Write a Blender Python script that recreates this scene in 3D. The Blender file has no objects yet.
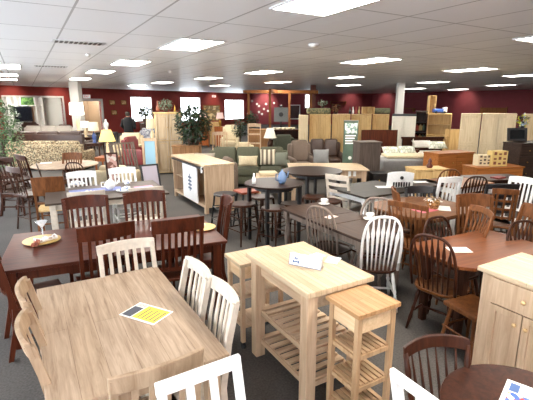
import bpy, bmesh, math, random
from mathutils import Vector, Matrix
random.seed(7)
R=math.radians
scn=bpy.context.scene
COL=scn.collection
# ------------------------------------------------------------------ materials
def lin(c):
    return tuple(((v/255)/12.92 if v/255<=.04045 else ((v/255+.055)/1.055)**2.4) for v in c)+(1,)
MATS={}
def newmat(name):
    m=bpy.data.materials.new(name); m.use_nodes=True
    return m,m.node_tree.nodes,m.node_tree.links,m.node_tree.nodes['Principled BSDF']
def plain(name,c,rough=.6,metal=0,emit=0,var=0,scale=30,bump=0,alpha=1,coat=0):
    if name in MATS: return MATS[name]
    m,n,l,b=newmat(name)
    b.inputs['Base Color'].default_value=lin(c); b.inputs['Roughness'].default_value=rough; b.inputs['Metallic'].default_value=metal
    if coat: b.inputs['Coat Weight'].default_value=coat
    tc=n.new('ShaderNodeTexCoord'); nz=n.new('ShaderNodeTexNoise'); nz.inputs['Scale'].default_value=scale; nz.inputs['Detail'].default_value=4
    l.new(tc.outputs['Object'],nz.inputs['Vector'])
    if var:
        r=n.new('ShaderNodeValToRGB'); r.color_ramp.elements[0].position=.3; r.color_ramp.elements[1].position=.7
        r.color_ramp.elements[0].color=lin([v*(1-var) for v in c]); r.color_ramp.elements[1].color=lin([min(255,v*(1+var)) for v in c])
        l.new(nz.outputs['Fac'],r.inputs['Fac']); l.new(r.outputs['Color'],b.inputs['Base Color'])
    if bump:
        bp=n.new('ShaderNodeBump'); bp.inputs['Strength'].default_value=bump; bp.inputs['Distance'].default_value=.01
        l.new(nz.outputs['Fac'],bp.inputs['Height']); l.new(bp.outputs['Normal'],b.inputs['Normal'])
    if emit:
        b.inputs['Emission Color'].default_value=lin(c); b.inputs['Emission Strength'].default_value=emit
    MATS[name]=m; return m
def wood(name,c,c2=None,axis='Y',rough=.45,scale=1,board=0,seam=.8):
    """stretched noise grain along one axis; board = width of glued staves across the grain"""
    key=name+axis
    if key in MATS: return MATS[key]
    c2=c2 or tuple(v*.72 for v in c)
    m,n,l,b=newmat(key)
    tc=n.new('ShaderNodeTexCoord'); mp=n.new('ShaderNodeMapping')
    s={'X':(1.6,26,26),'Y':(26,1.6,26),'Z':(26,26,1.6)}[axis]
    mp.inputs['Scale'].default_value=[v*scale for v in s]
    l.new(tc.outputs['Object'],mp.inputs['Vector'])
    nz=n.new('ShaderNodeTexNoise'); nz.inputs['Scale'].default_value=1; nz.inputs['Detail'].default_value=6; nz.inputs['Roughness'].default_value=.65; nz.inputs['Distortion'].default_value=.6
    l.new(mp.outputs['Vector'],nz.inputs['Vector'])
    r=n.new('ShaderNodeValToRGB'); e=r.color_ramp.elements
    e[0].position=.28; e[0].color=lin(c2); e[1].position=.62; e[1].color=lin(c)
    l.new(nz.outputs['Fac'],r.inputs['Fac'])
    out=r.outputs['Color']
    if board:
        br=n.new('ShaderNodeTexBrick'); mp2=n.new('ShaderNodeMapping')
        if axis=='Y': mp2.inputs['Rotation'].default_value=(0,0,R(90))
        l.new(tc.outputs['Object'],mp2.inputs['Vector']); l.new(mp2.outputs['Vector'],br.inputs['Vector'])
        br.inputs['Scale'].default_value=1; br.inputs['Brick Width'].default_value=.55 if board<.08 else 3; br.inputs['Row Height'].default_value=board; br.inputs['Mortar Size'].default_value=.0012
        br.inputs['Color1'].default_value=(1,1,1,1); br.inputs['Color2'].default_value=(seam,seam*.97,seam*.92,1); br.inputs['Mortar'].default_value=(.55,.5,.45,1)
        mx=n.new('ShaderNodeMix'); mx.data_type='RGBA'; mx.blend_type='MULTIPLY'; mx.inputs['Factor'].default_value=1
        l.new(out,mx.inputs['A']); l.new(br.outputs['Color'],mx.inputs['B']); out=mx.outputs['Result']
    l.new(out,b.inputs['Base Color']); b.inputs['Roughness'].default_value=rough+.08; b.inputs['Specular IOR Level'].default_value=.16
    MATS[key]=m; return m
def patterned(name,cols,scale=14,rough=.9,kind='voronoi'):
    if name in MATS: return MATS[name]
    m,n,l,b=newmat(name); tc=n.new('ShaderNodeTexCoord')
    t=n.new('ShaderNodeTexVoronoi' if kind=='voronoi' else 'ShaderNodeTexNoise'); t.inputs['Scale'].default_value=scale
    l.new(tc.outputs['Object'],t.inputs['Vector'])
    r=n.new('ShaderNodeValToRGB'); r.color_ramp.interpolation='CONSTANT' if kind=='voronoi' else 'LINEAR'
    e=r.color_ramp.elements
    while len(e)<len(cols): e.new(.5)
    for i,c in enumerate(cols):
        e[i].position=(i/len(cols)) if kind=='voronoi' else .3+.4*i/len(cols); e[i].color=lin(c)
    if kind=='voronoi':
        sp=n.new('ShaderNodeSeparateColor'); l.new(t.outputs['Color'],sp.inputs['Color']); l.new(sp.outputs['Red'],r.inputs['Fac'])
    else: l.new(t.outputs['Fac'],r.inputs['Fac'])
    l.new(r.outputs['Color'],b.inputs['Base Color']); b.inputs['Roughness'].default_value=rough
    MATS[name]=m; return m
def striped(name,c1,c2,axis='X',freq=12,ratio=.5,rough=.85):
    if name in MATS: return MATS[name]
    m,n,l,b=newmat(name); tc=n.new('ShaderNodeTexCoord'); sp=n.new('ShaderNodeSeparateXYZ'); l.new(tc.outputs['Object'],sp.inputs[0])
    mu=n.new('ShaderNodeMath'); mu.operation='MULTIPLY'; mu.inputs[1].default_value=freq; l.new(sp.outputs[axis],mu.inputs[0])
    fr=n.new('ShaderNodeMath'); fr.operation='FRACT'; l.new(mu.outputs[0],fr.inputs[0])
    gt=n.new('ShaderNodeMath'); gt.operation='GREATER_THAN'; gt.inputs[1].default_value=ratio; l.new(fr.outputs[0],gt.inputs[0])
    mx=n.new('ShaderNodeMix'); mx.data_type='RGBA'; l.new(gt.outputs[0],mx.inputs['Factor']); mx.inputs['A'].default_value=lin(c1); mx.inputs['B'].default_value=lin(c2)
    l.new(mx.outputs['Result'],b.inputs['Base Color']); b.inputs['Roughness'].default_value=rough
    MATS[name]=m; return m
# ------------------------------------------------------------------ mesh builder
class MB:
    def __init__(s): s.bm=bmesh.new()
    def box(s,x0,x1,y0,y1,z0,z1,rot=None,taper=None):
        vs=[]
        for z in (z0,z1):
            for x,y in ((x0,y0),(x1,y0),(x1,y1),(x0,y1)):
                p=Vector((x,y,z))
                if taper and z==z0:
                    cx,cy=(x0+x1)/2,(y0+y1)/2; p=Vector((cx+(x-cx)*taper,cy+(y-cy)*taper,z))
                vs.append(s.bm.verts.new(rot@p if rot else p))
        for f in ((3,2,1,0),(4,5,6,7),(0,1,5,4),(1,2,6,5),(2,3,7,6),(3,0,4,7)): s.bm.faces.new([vs[i] for i in f])
        return s
    def loft(s,rings,cap=True):
        rs=[[s.bm.verts.new(p) for p in r] for r in rings]; n=len(rs[0])
        for a,b in zip(rs,rs[1:]):
            for i in range(n): s.bm.faces.new((a[i],a[(i+1)%n],b[(i+1)%n],b[i]))
        if cap: s.bm.faces.new(rs[0][::-1]); s.bm.faces.new(rs[-1])
        return s
    def lathe(s,prof,c=(0,0,0),seg=16,cap=True):
        c=Vector(c); return s.loft([[c+Vector((r*math.cos(2*math.pi*i/seg),r*math.sin(2*math.pi*i/seg),z)) for i in range(seg)] for r,z in prof],cap)
    def tube(s,pts,r,seg=8,sq=None):
        """r: radius or list; sq=(a,b) flat oval"""
        pts=[Vector(p) for p in pts]; rings=[]; up0=None
        for i,p in enumerate(pts):
            t=(pts[min(i+1,len(pts)-1)]-pts[max(i-1,0)]).normalized()
            if up0 is None: up0=Vector((0,1,0)) if abs(t.y)<.9 else Vector((1,0,0))
            u=(up0-t*up0.dot(t)).normalized(); v=t.cross(u); up0=u
            rr=r[i] if isinstance(r,(list,tuple)) else r
            a,b=(rr,rr) if not sq else (rr*sq[0],rr*sq[1])
            rings.append([p+u*(a*math.cos(2*math.pi*k/seg+math.pi/seg))+v*(b*math.sin(2*math.pi*k/seg+math.pi/seg)) for k in range(seg)])
        return s.loft(rings)
    def prism(s,poly,z0,z1):
        return s.loft([[Vector((x,y,z0)) for x,y in poly],[Vector((x,y,z1)) for x,y in poly]])
    def rail(s,x0,x1,y,z0,z1,th,bow=0,arch=0,lean=0,n=10,archlow=0):
        """curved board: bow bends it back (-y), arch lifts its top edge"""
        rings=[]
        for i in range(n+1):
            u=i/n; x=x0+(x1-x0)*u; q=1-(2*u-1)**2; yy=y-bow*q; za=z0+archlow*q; zb=z1+arch*q; dl=-lean*(zb-za)
            rings.append([Vector((x,yy-th/2,za)),Vector((x,yy+th/2,za)),Vector((x,yy+th/2+dl,zb)),Vector((x,yy-th/2+dl,zb))])
        return s.loft(rings)
    def quad(s,*p): s.bm.faces.new([s.bm.verts.new(q) for q in p]); return s
    def build(s,name,mat,parent=None,bev=0,smooth=False,seg=2,sub=0):
        bmesh.ops.recalc_face_normals(s.bm,faces=s.bm.faces)
        me=bpy.data.meshes.new(name); s.bm.to_mesh(me); s.bm.free()
        if smooth:
            for f in me.polygons: f.use_smooth=True
        me.materials.append(mat); o=bpy.data.objects.new(name,me); COL.objects.link(o)
        if bev:
            b=o.modifiers.new('bevel','BEVEL'); b.width=bev; b.segments=seg; b.limit_method='ANGLE'; b.angle_limit=R(40)
        if sub:
            q=o.modifiers.new('sub','SUBSURF'); q.levels=sub; q.render_levels=sub
        if parent: o.parent=parent
        return o
def tag(o,label,cat,group=None,kind=None):
    if label: o['label']=label
    if cat: o['category']=cat
    if group: o['group']=group
    if kind: o['kind']=kind
    return o
def thing(name,label,cat,loc=(0,0,0),rot=0,group=None):
    o=bpy.data.objects.new(name,None); o.empty_display_size=.1; COL.objects.link(o)
    o.location=loc if len(loc)==3 else (loc[0],loc[1],0); o.rotation_euler=(0,0,R(rot)); return tag(o,label,cat,group)
def struct(o): o['kind']='structure'; return o
def dup(root,label,loc,rot=0,group=None,cat=None):
    c=root.copy(); COL.objects.link(c); c.location=loc if len(loc)==3 else (loc[0],loc[1],0); c.rotation_euler=(0,0,R(rot)); c['label']=label
    if cat: c['category']=cat
    if 'group' in c: del c['group']
    if group: c['group']=group
    for ch in list(root.children):
        d=ch.copy(); COL.objects.link(d); d.parent=c
        for g in list(ch.children):
            e=g.copy(); COL.objects.link(e); e.parent=d
    return c
CACHE={}
def cached(key,fn,label,loc,rot,group=None):
    if key in CACHE: return dup(CACHE[key],label,loc,rot,group)
    t=fn(); t.location=loc if len(loc)==3 else (loc[0],loc[1],0); t.rotation_euler=(0,0,R(rot)); t['label']=label
    if group: t['group']=group
    CACHE[key]=t; return t
def turn(v,deg):
    a=R(deg); return (v[0]*math.cos(a)-v[1]*math.sin(a), v[0]*math.sin(a)+v[1]*math.cos(a))
# ------------------------------------------------------------------ chairs (front is +Y)
BACK=.285   # how far the top of a backrest lies behind the chair's origin
def slat_chair(name,fr,seat,h=1.0,w=.45,ns=6,railh=.10,style='slat',bow=.04,arch=.012,slatw=.028):
    t=thing(name,'','chair')
    hw=w/2; sh=.46
    MB().box(-hw,hw,-.20,.22,sh-.035,sh).build('seat',seat,t,bev=.012)
    for sx in (-1,1):
        MB().box(sx*(hw-.02)-.018,sx*(hw-.02)+.018,.165,.20,0,sh-.035,taper=.7).build('leg',fr,t)
        x=sx*(hw-.018)
        MB().loft([[Vector((x+a,y+b,z)) for a,b in ((-.016,-.02),(.016,-.02),(.016,.02),(-.016,.02))] for y,z in ((-.27,0),(-.20,.30),(-.19,sh),(-.23,sh+.28),(-BACK,h-.02))]).build('leg',fr,t)
    bk=MB(); lz=sh+.10
    yb=lambda z: -.19-(z-sh)*(BACK-.19)/(h-sh)
    bk.rail(-hw-.004,hw+.004,yb(h-railh)-.004,h-railh,h,.024,bow=bow,arch=arch,lean=.2)
    b=bk.build('backrest',fr,t,bev=.004)
    if style in('slat','panel'): MB().rail(-hw+.03,hw-.03,yb(lz),lz,lz+.035,.02,bow=bow).build('lower_rail',fr,t)
    if style=='slat':
        for i in range(ns):
            x=(-hw+.03)+(2*hw-.06)*(i+1)/(ns+1); q=1-(x/hw)**2; hwid=slatw/2
            MB().loft([[Vector((x+a,y-bow*q+c,z)) for a,c in ((-hwid,-.006),(hwid,-.006),(hwid,.006),(-hwid,.006))] for y,z in ((yb(lz),lz+.02),(yb(.5*(lz+h))+.008,.5*(lz+h)),(yb(h-railh),h-railh+.01))]).build('slat',fr,b)
    elif style=='ladder':
        for i in range(3):
            z=sh+.13+i*(h-sh-.2)/3; MB().rail(-hw+.03,hw-.03,yb(z),z,z+.05,.016,bow=bow).build('slat',fr,b)
    elif style=='lattice':
        for i in range(3):
            z=sh+.12+i*.12; MB().rail(-hw+.03,hw-.03,yb(z),z,z+.03,.016,bow=bow).build('slat',fr,b)
        for i in range(3):
            x=-.09+.09*i; MB().loft([[Vector((x+a,yb(z)-bow*.9+c,z)) for a,c in ((-.013,-.006),(.013,-.006),(.013,.006),(-.013,.006))] for z in (lz,h-railh+.01)]).build('slat',fr,b)
    elif style=='cross':
        for s_ in(-1,1): MB().tube([(s_*(hw-.04),yb(sh+.1)-.01,sh+.1),(0,yb(.7*h)-bow,.5*(sh+.1+h-railh)),(-s_*(hw-.04),yb(h-railh)-.01,h-railh+.01)],.02,6,sq=(.4,1)).build('slat',fr,b)
    for sx in(-1,1): MB().box(sx*(hw-.02)-.008,sx*(hw-.02)+.008,-.22,.17,.17,.195).build('stretcher',fr,t)
    MB().box(-hw+.03,hw-.03,-.03,-.01,.172,.193).build('stretcher',fr,t); MB().box(-hw+.03,hw-.03,.17,.185,.27,.29).build('stretcher',fr,t)
    MB().box(-hw+.02,hw-.02,.168,.186,sh-.09,sh-.035).box(-hw+.01,-hw+.028,-.2,.17,sh-.09,sh-.035).box(hw-.028,hw-.01,-.2,.17,sh-.09,sh-.035).build('seat_frame',fr,t)
    return t
def turned(p0,p1,r=.017):
    a,b=Vector(p0),Vector(p1); pts=[a.lerp(b,k) for k in (0,.12,.3,.42,.5,.56,.8,1)]
    return pts,[r*k for k in (.75,.9,1.15,.75,1.2,.8,1.2,.8)]
def windsor(name,fr,seat,h=1.0,w=.46,ns=7,style='bow',arrow=False,legmat=None):
    t=thing(name,'','chair'); sh=.45; hw=w/2; legmat=legmat or fr
    n=20; poly=[]
    for i in range(n):
        a=2*math.pi*i/n; rx=hw*(1.0 if math.sin(a)>0 else .92)
        poly.append((rx*math.copysign(abs(math.cos(a))**.7,math.cos(a)),.215*math.copysign(abs(math.sin(a))**.75,math.sin(a))))
    MB().loft([[Vector((x*.93,y*.93,sh-.035)) for x,y in poly],[Vector((x,y,sh-.02)) for x,y in poly],[Vector((x,y,sh)) for x,y in poly],[Vector((x*.85,y*.85,sh-.012)) for x,y in poly]]).build('seat',seat,t,bev=.004)
    for sx in(-1,1):
        for y0,y1 in((.14,.21),(-.13,-.21)):
            p,r=turned((sx*.20,y1,0),(sx*.14,y0,sh-.03)); MB().tube(p,r,8).build('leg',legmat,t,smooth=True)
    for sx in(-1,1): MB().tube([(sx*.185,.18,.17),(sx*.18,0,.17),(sx*.185,-.18,.17)],[.009,.015,.009],6).build('stretcher',legmat,t,smooth=True)
    st=MB(); st.tube([(-.18,0,.17),(0,0,.17),(.18,0,.17)],[.009,.015,.009],6); st.build('stretcher',legmat,t,smooth=True)
    yb=lambda z:-.17-(z-sh)*(BACK-.17)/(h-sh)
    if style=='bow':
        pts=[]
        for i in range(25):
            a=math.pi*i/24; x=-(hw-.01)*math.copysign(abs(math.cos(a))**.62,math.cos(a))*(1 if 1 else 0); z=sh+(h-sh-.012)*(math.sin(a)**.62)
            k=1-.12*(1-(z-sh)/(h-sh)); pts.append((x*k,yb(z),z))
        b=MB().tube(pts,.0125,8,sq=(.9,1.15)).build('backrest',fr,t,smooth=True)
    else:
        mb=MB()
        pts=[]
        nn=14
        for i in range(nn+1):
            u=i/nn; x=-hw+2*hw*u; q=1-(2*u-1)**2; pts.append((x,q))
        mb.loft([[Vector((x,yb(h-.07)-.05*q+.03-th,z)) for th,z in ((0,h-.085+.02*q),(.022,h-.085+.02*q),(.032,h-.02+.02*q),(.012,h-.02+.02*q))] for x,q in pts])
        b=mb.build('backrest',fr,t,bev=.006)
        for sx in(-1,1):
            p,r=turned((sx*(hw-.05),-.16,sh-.01),(sx*(hw-.01),yb(h-.05)+.02,h-.05),.014); MB().tube(p,r,8).build('back_post',fr,t,smooth=True)
    for i in range(ns):
        u=(i+1)/(ns+1)*2-1
        xb=u*hw*.72; xt=u*hw*(.95 if style!='bow' else .92)
        if style=='bow':
            zt=sh+(h-sh-.012)*(1-abs(xt/(hw-.01))**3.2)**.31 if abs(xt)<hw-.01 else sh+.3
        else: zt=h-.07
        yt=yb(zt)-(.05*(1-u*u)-.01 if style!='bow' else 0)
        z0=sh-.01; P0=Vector((xb,-.165,z0)); P1=Vector((xt,yt,zt))
        pts=[P0.lerp(P1,k) for k in(0,.35,.62,.72,.85,1)]
        rr=[.006,.008,.0085,.0085,.006,.005] if not arrow else [.006,.007,.012,.0155,.008,.006]
        MB().tube(pts,rr,6,sq=(.55,1.3) if arrow else None).build('spindle',fr,b,smooth=True)
    return t
def stool(name,fr,seat,h=.74,r=.17,back=0,round_=True):
    t=thing(name,'','stool')
    if round_: MB().lathe([(r*.9,h-.04),(r,h-.03),(r,h-.008),(r*.93,h),(.01,h)],seg=20).build('seat',seat,t,smooth=False)
    else: MB().box(-r,r,-r,r,h-.04,h).build('seat',seat,t,bev=.01)
    for sx in(-1,1):
        for sy in(-1,1):
            y1=sy*(r*1.0)
            MB().tube([(sx*r*1.0,y1,0),(sx*r*.68,sy*r*.68,h-.03)],[.014,.018],8).build('leg',fr,t)
    for z,k in((.22,.93),(.42,.86)):
        q=r*k; st=MB()
        for a,b in(((-q,-q),(q,-q)),((q,-q),(q,q)),((q,q),(-q,q)),((-q,q),(-q,-q))): st.tube([(a[0],a[1],z),(b[0],b[1],z)],.009,6)
        st.build('stretcher',fr,t)
    if back:
        b=MB()
        for sx in(-1,1): b.tube([(sx*(r-.02),-r+.03,h-.02),(sx*r,-r-.05,h+back)],.013,6)
        b.rail(-r-.01,r+.01,-r-.045,h+back-.09,h+back,.02,bow=.03)
        bo=b.build('backrest',fr,t)
        for i in range(4):
            x=(-.6+.4*i)*r; MB().tube([(x,-r+.03,h-.01),(x*1.1,-r-.06,h+back-.07)],.007,6).build('spindle',fr,bo)
    return t
# ------------------------------------------------------------------ tables
def rect_table(name,label,loc,w,l,h,top,leg,rot=0,th=.03,clip=0,turned_=False,legw=.07,inset=.05,apron=.09,seams=None,bev=.005,group=None):
    t=thing(name,label,'table',loc,rot,group); a,b=w/2,l/2
    if clip: poly=[(-a+clip,-b),(a-clip,-b),(a,-b+clip),(a,b-clip),(a-clip,b),(-a+clip,b),(-a,b-clip),(-a,-b+clip)]
    else: poly=[(-a,-b),(a,-b),(a,b),(-a,b)]
    if seams:
        ys=[-b]+seams+[b]
        for y0,y1 in zip(ys,ys[1:]): MB().box(-a,a,y0+.003,y1-.003,h-th,h).build('tabletop' if y1-y0>.35 else 'leaf',top,t,bev=bev)
    else: MB().prism(poly,h-th,h).build('tabletop',top,t,bev=bev)
    ax,ay=a-inset-legw/2,b-inset-legw/2; z1=h-th-.001
    ap=MB(); z0=z1-apron
    for s_ in(-1,1):
        ap.box(-ax,ax,s_*ay-.011,s_*ay+.011,z0,z1); ap.box(s_*ax-.011,s_*ax+.011,-ay,ay,z0,z1)
    ap.build('apron',leg,t)
    for sx in(-1,1):
        for sy in(-1,1):
            m=MB()
            if turned_:
                k=legw/2
                m.box(-k,k,-k,k,z0-.02,z1)
                m.lathe([(k*.45,0),(k*.55,.03),(k*.5,.06),(k*.85,.22),(k*1.02,.42),(k*.7,.53),(k*.6,.55),(k*.95,.57),(k*.95,z0-.02)],seg=14)
            else: m.box(-legw/2,legw/2,-legw/2,legw/2,0,z1,taper=.85)
            o=m.build('leg',leg,t,bev=.004); o.location=(sx*ax,sy*ay,0)
    return t
def round_table(name,label,loc,rx,ry,h,top,leg,rot=0,th=.03,base='pedestal',group=None,legw=.05):
    t=thing(name,label,'table',loc,rot,group); n=40
    def el(k,z): return [Vector((rx*k*math.cos(2*math.pi*i/n),ry*k*math.sin(2*math.pi*i/n),z)) for i in range(n)]
    MB().loft([el(.96,h-th),el(.995,h-th*.55),el(1,h-.006),el(.99,h)]).build('tabletop',top,t)
    if base=='pedestal':
        MB().lathe([(.06,.12),(.07,.16),(.045,.22),(.055,.4),(.075,.5),(.05,.56),(.11,h-th-.02),(.13,h-th)],seg=16).build('pedestal',leg,t,smooth=True)
        for i in range(4):
            a=R(45+90*i); m=MB().tube([(0.03*math.cos(a),.03*math.sin(a),.2),(.18*math.cos(a),.18*math.sin(a),.16),(.34*math.cos(a),.34*math.sin(a),.03)],[.035,.032,.03],8,sq=(1,.7)); m.build('foot',leg,t,smooth=True)
    else:
        q=.62
        ap=MB(); pts=el(q+.04,0)
        ap.loft([[Vector((p.x,p.y,h-th-.07)) for p in pts],[Vector((p.x,p.y,h-th-.001)) for p in pts]]); ap.build('apron',leg,t)
        for sx in(-1,1):
            for sy in(-1,1): MB().box(sx*rx*q-legw/2,sx*rx*q+legw/2,sy*ry*q-legw/2,sy*ry*q+legw/2,0,h-th-.003,taper=.8).build('leg',leg,t)
    return t
# ------------------------------------------------------------------ casework (front is -Y)
def knobm(o,x,y,z,mat,r=.017):
    k=MB(); k.loft([[Vector((x+q*math.cos(2*math.pi*i/10),y-d,z+q*math.sin(2*math.pi*i/10))) for i in range(10)] for q,d in((r*.5,0),(r*.5,.012),(r,.018),(r*.9,.028),(r*.3,.032))]); return k.build('knob',mat,o,smooth=True)
def cabinet(name,label,cat,loc,rot,w,d,h,body,front=None,top=None,rows=((1,'door',2),),topov=.02,legh=.06,gap=.004,knob=None,over=.03,frame=.04,z0=0,panel=True,topth=.03,group=None,stile=.01):
    """rows = list of (relative height, 'door'|'drawer'|'open', count) from top to bottom"""
    front=front or body; top=top or body; knob=knob or body
    t=thing(name,label,cat,(loc[0],loc[1],z0),rot,group)
    a=w/2; m=MB(); th=.02; z1=h-topth
    m.box(-a,-a+th,-d/2,d/2,legh,z1).box(a-th,a,-d/2,d/2,legh,z1).box(-a+th,a-th,d/2-th,d/2,legh,z1).box(-a+th,a-th,-d/2,d/2-th,legh,legh+th).box(-a+th,a-th,-d/2,d/2-th,z1-th,z1)
    if legh>.01:
        for sx in(-1,1):
            for sy in(-1,1):
                cx,cy=sx*(a-.03),sy*(d/2-.03); m.box(cx-.025,cx+.025,cy-.025,cy+.025,0,legh)
    tot=sum(r[0] for r in rows); H=z1-legh-frame*.5; z=z1-frame*.3
    fr=[]
    for rh,kind,cnt in rows:
        hh=H*rh/tot; zt,zb=z,z-hh; z=zb
        if kind=='open':
            m.box(-a+th,a-th,-d/2+.02,d/2-th,zb,zb+.018)
        for i in range(cnt):
            ww=(w-2*stile)/cnt; x0=-a+stile+ww*i+gap; x1=x0+ww-2*gap
            if kind!='open': fr.append((kind,x0,x1,zb+gap,zt-gap,i,cnt))
    if stile>.02: m.box(-a+.02,-a+stile,-d/2,-d/2+.02,legh,z1).box(a-stile,a-.02,-d/2,-d/2+.02,legh,z1)
    m.build('body',body,t,bev=.003)
    MB().box(-a-topov,a+topov,-d/2-over,d/2+.0,z1,h).build('top',top,t,bev=.004)
    for kind,x0,x1,zb,zt,i,cnt in fr:
        y=-d/2
        p=MB()
        if panel and kind=='door':
            s_=min(.06,(x1-x0)*.2); pg=.012 if gap>.008 else 0; p.box(x0,x0+s_,y-.018,y,zb,zt).box(x1-s_,x1,y-.018,y,zb,zt).box(x0+s_,x1-s_,y-.018,y,zb,zb+s_).box(x0+s_,x1-s_,y-.018,y,zt-s_,zt).box(x0+s_+pg,x1-s_-pg,y-.004,y,zb+s_+pg,zt-s_-pg)
            if zt-zb>1.0: p.box(x0+s_,x1-s_,y-.018,y,zb+(zt-zb)*.42,zb+(zt-zb)*.42+s_)
        else: p.box(x0,x1,y-.018,y,zb,zt)
        o=p.build(kind,front,t,bev=.002)
        if kind=='door':
            kx=(x1-.035 if i%2==0 and cnt>1 else x0+.035); knobm(o,kx,y-.018,zb+(zt-zb)*(.86 if h<1.2 else .5),knob)
        else:
            for kx in ([.5] if x1-x0<.5 else [.22,.78]): knobm(o,x0+(x1-x0)*kx,y-.018,(zb+zt)/2,knob)
    return t
# ------------------------------------------------------------------ upholstery (front is -Y)
def cushion(name,mat,parent,x0,x1,y0,y1,z0,z1,r=.05,rot=None):
    return MB().box(x0,x1,y0,y1,z0,z1,rot=rot).build(name,mat,parent,bev=min(r,(z1-z0)*.45,(x1-x0)*.45,(y1-y0)*.45),seg=4,smooth=True)
def sofa(name,label,cat,loc,rot,w,mat,n=3,h=.92,d=.92,armh=.62,rows=1,cush=None,group=None):
    t=thing(name,label,cat,loc,rot,group); cush=cush or mat; a=w/2; aw=.17 if w>1.3 else .14
    cushion('base',mat,t,-a+.02,a-.02,-d/2+.05,d/2-.02,.07,.30,.03)
    cushion('back_frame',mat,t,-a+.05,a-.05,d/2-.2,d/2,.08,h-.08,.06)
    for s_ in(-1,1):
        x=s_*(a-aw/2); cushion('arm',mat,t,x-aw/2,x+aw/2,-d/2+.02,d/2-.05,.08,armh,.06)
    ww=(w-2*aw)/n
    for i in range(n):
        x0=-a+aw+ww*i
        cushion('seat_cushion',cush,t,x0+.005,x0+ww-.005,-d/2,d/2-.22,.29,.47,.05)
        rt=Matrix.Translation((0,d/2-.2,.45))@Matrix.Rotation(R(-12),4,'X')@Matrix.Translation((0,-(d/2-.2),-.45))
        cushion('back_cushion',cush,t,x0+.008,x0+ww-.008,d/2-.33,d/2-.14,.44,h+.02,.07,rot=rt)
    f=MB()
    for sx in(-1,1):
        for sy in(-1,1): f.box(sx*(a-.1)-.025,sx*(a-.1)+.025,sy*(d/2-.1)-.025,sy*(d/2-.1)+.025,0,.08)
    f.build('foot',plain('dark_foot',(40,28,22)),t)
    return t
def pillow(name,label,mat,loc,rot,w=.45,h=.45,th=.14,tilt=20):
    n=10; rings=[]
    m=MB()
    def pt(u,v,s_):
        x=(u-.5)*w*(1-.08*math.sin(math.pi*v)); z=(v-.5)*h*(1-.08*math.sin(math.pi*u))
        e=(max(0,math.sin(math.pi*u))*max(0,math.sin(math.pi*v)))**.45
        return Vector((x,s_*th/2*e,z))
    g={}
    for s_ in(-1,1):
        for i in range(n+1):
            for j in range(n+1):
                ed=i in(0,n) or j in(0,n)
                k=(i,j) if ed else (i,j,s_)
                if k not in g: g[k]=m.bm.verts.new(pt(i/n,j/n,s_))
        for i in range(n):
            for j in range(n):
                f=[]
                for a,b in((i,j),(i+1,j),(i+1,j+1),(i,j+1)):
                    ed=a in(0,n) or b in(0,n); f.append(g[(a,b) if ed else (a,b,s_)])
                m.bm.faces.new(f)
    o=m.build(name,mat,smooth=True); o.location=loc; o.rotation_euler=(R(-tilt),0,R(rot)); tag(o,label,'pillow'); return o
def table_lamp(name,label,loc,base,shade,h=.62,r=.17,tr=.6,emit=None,style='urn',group=None):
    t=thing(name,label,'lamp',loc,0,group); s0=h*.58
    if style=='urn': prof=[(.08,0),(.085,.02),(.04,.05),(.075,h*.2),(.085,h*.32),(.05,h*.44),(.015,h*.5),(.012,h*.6)]
    else: prof=[(.09,0),(.09,.025),(.045,.04),(.05,h*.2),(.04,h*.5),(.015,h*.52),(.012,h*.6)]
    MB().lathe(prof,seg=14).build('base',base,t,smooth=True)
    MB().lathe([(r,s0),(r*tr,h),(r*tr-.006,h),(r-.006,s0)],seg=24,cap=False).build('lamp_shade',shade,t,smooth=True)
    if emit:
        MB().lathe([(.001,s0+.02),(.03,s0+.05),(.035,s0+.09),(.02,s0+.13),(.001,s0+.14)],seg=10).build('bulb',emit,t,smooth=True)
    return t
def leaf_cloud(name,mat,parent,c,rad,n,size,seed=1,shape=1.0):
    rnd=random.Random(seed); m=MB()
    for _ in range(n):
        while 1:
            p=Vector((rnd.uniform(-1,1),rnd.uniform(-1,1),rnd.uniform(-1,1)))
            if .25<p.length<1: break
        q=Vector((c[0]+p.x*rad[0],c[1]+p.y*rad[1],c[2]+p.z*rad[2]))
        d=Vector((p.x+rnd.uniform(-.6,.6),p.y+rnd.uniform(-.6,.6),rnd.uniform(-.7,.5))).normalized()
        s_=d.cross(Vector((0,0,1))).normalized()*size*rnd.uniform(.25,.4); L=size*rnd.uniform(.8,1.4); nrm=s_.cross(d).normalized()
        a=m.bm.verts.new(q); b=m.bm.verts.new(q+d*L*.5+s_); e=m.bm.verts.new(q+d*L*.5-s_); f=m.bm.verts.new(q+d*L-nrm*size*.2); g=m.bm.verts.new(q+d*L*.5-nrm*size*.12)
        m.bm.faces.new((a,b,g)); m.bm.faces.new((b,f,g)); m.bm.faces.new((a,g,e)); m.bm.faces.new((g,f,e))
    return m.build(name,mat,parent)
LAMP_E=30.0
SKY=9.0
EXPO=0.33
HCAM=2.1; FOC=412.0; HOR=104.0; TH=math.atan((200-HOR)/FOC); YAW=R(30)
FWD=(math.sin(YAW),math.cos(YAW)); RGT=(math.cos(YAW),-math.sin(YAW))
def ray(px,py):
    r=(px-266.5)/FOC; q=(py-200)/FOC; fw=math.cos(TH)-q*math.sin(TH); up=-math.sin(TH)-q*math.cos(TH)
    return (fw*FWD[0]+r*RGT[0],fw*FWD[1]+r*RGT[1],up,fw)
def P(px,py,z):
    x,y,u,f=ray(px,py); t=(z-HCAM)/u; return (round(t*x,3),round(t*y,3))
def S(px,py,d):
    x,y,u,f=ray(px,py); t=d/f; return (round(t*x,3),round(t*y,3),round(HCAM+t*u,3))
CEIL=3.15
TURN=-30       # furniture turned to face the aisle
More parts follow.
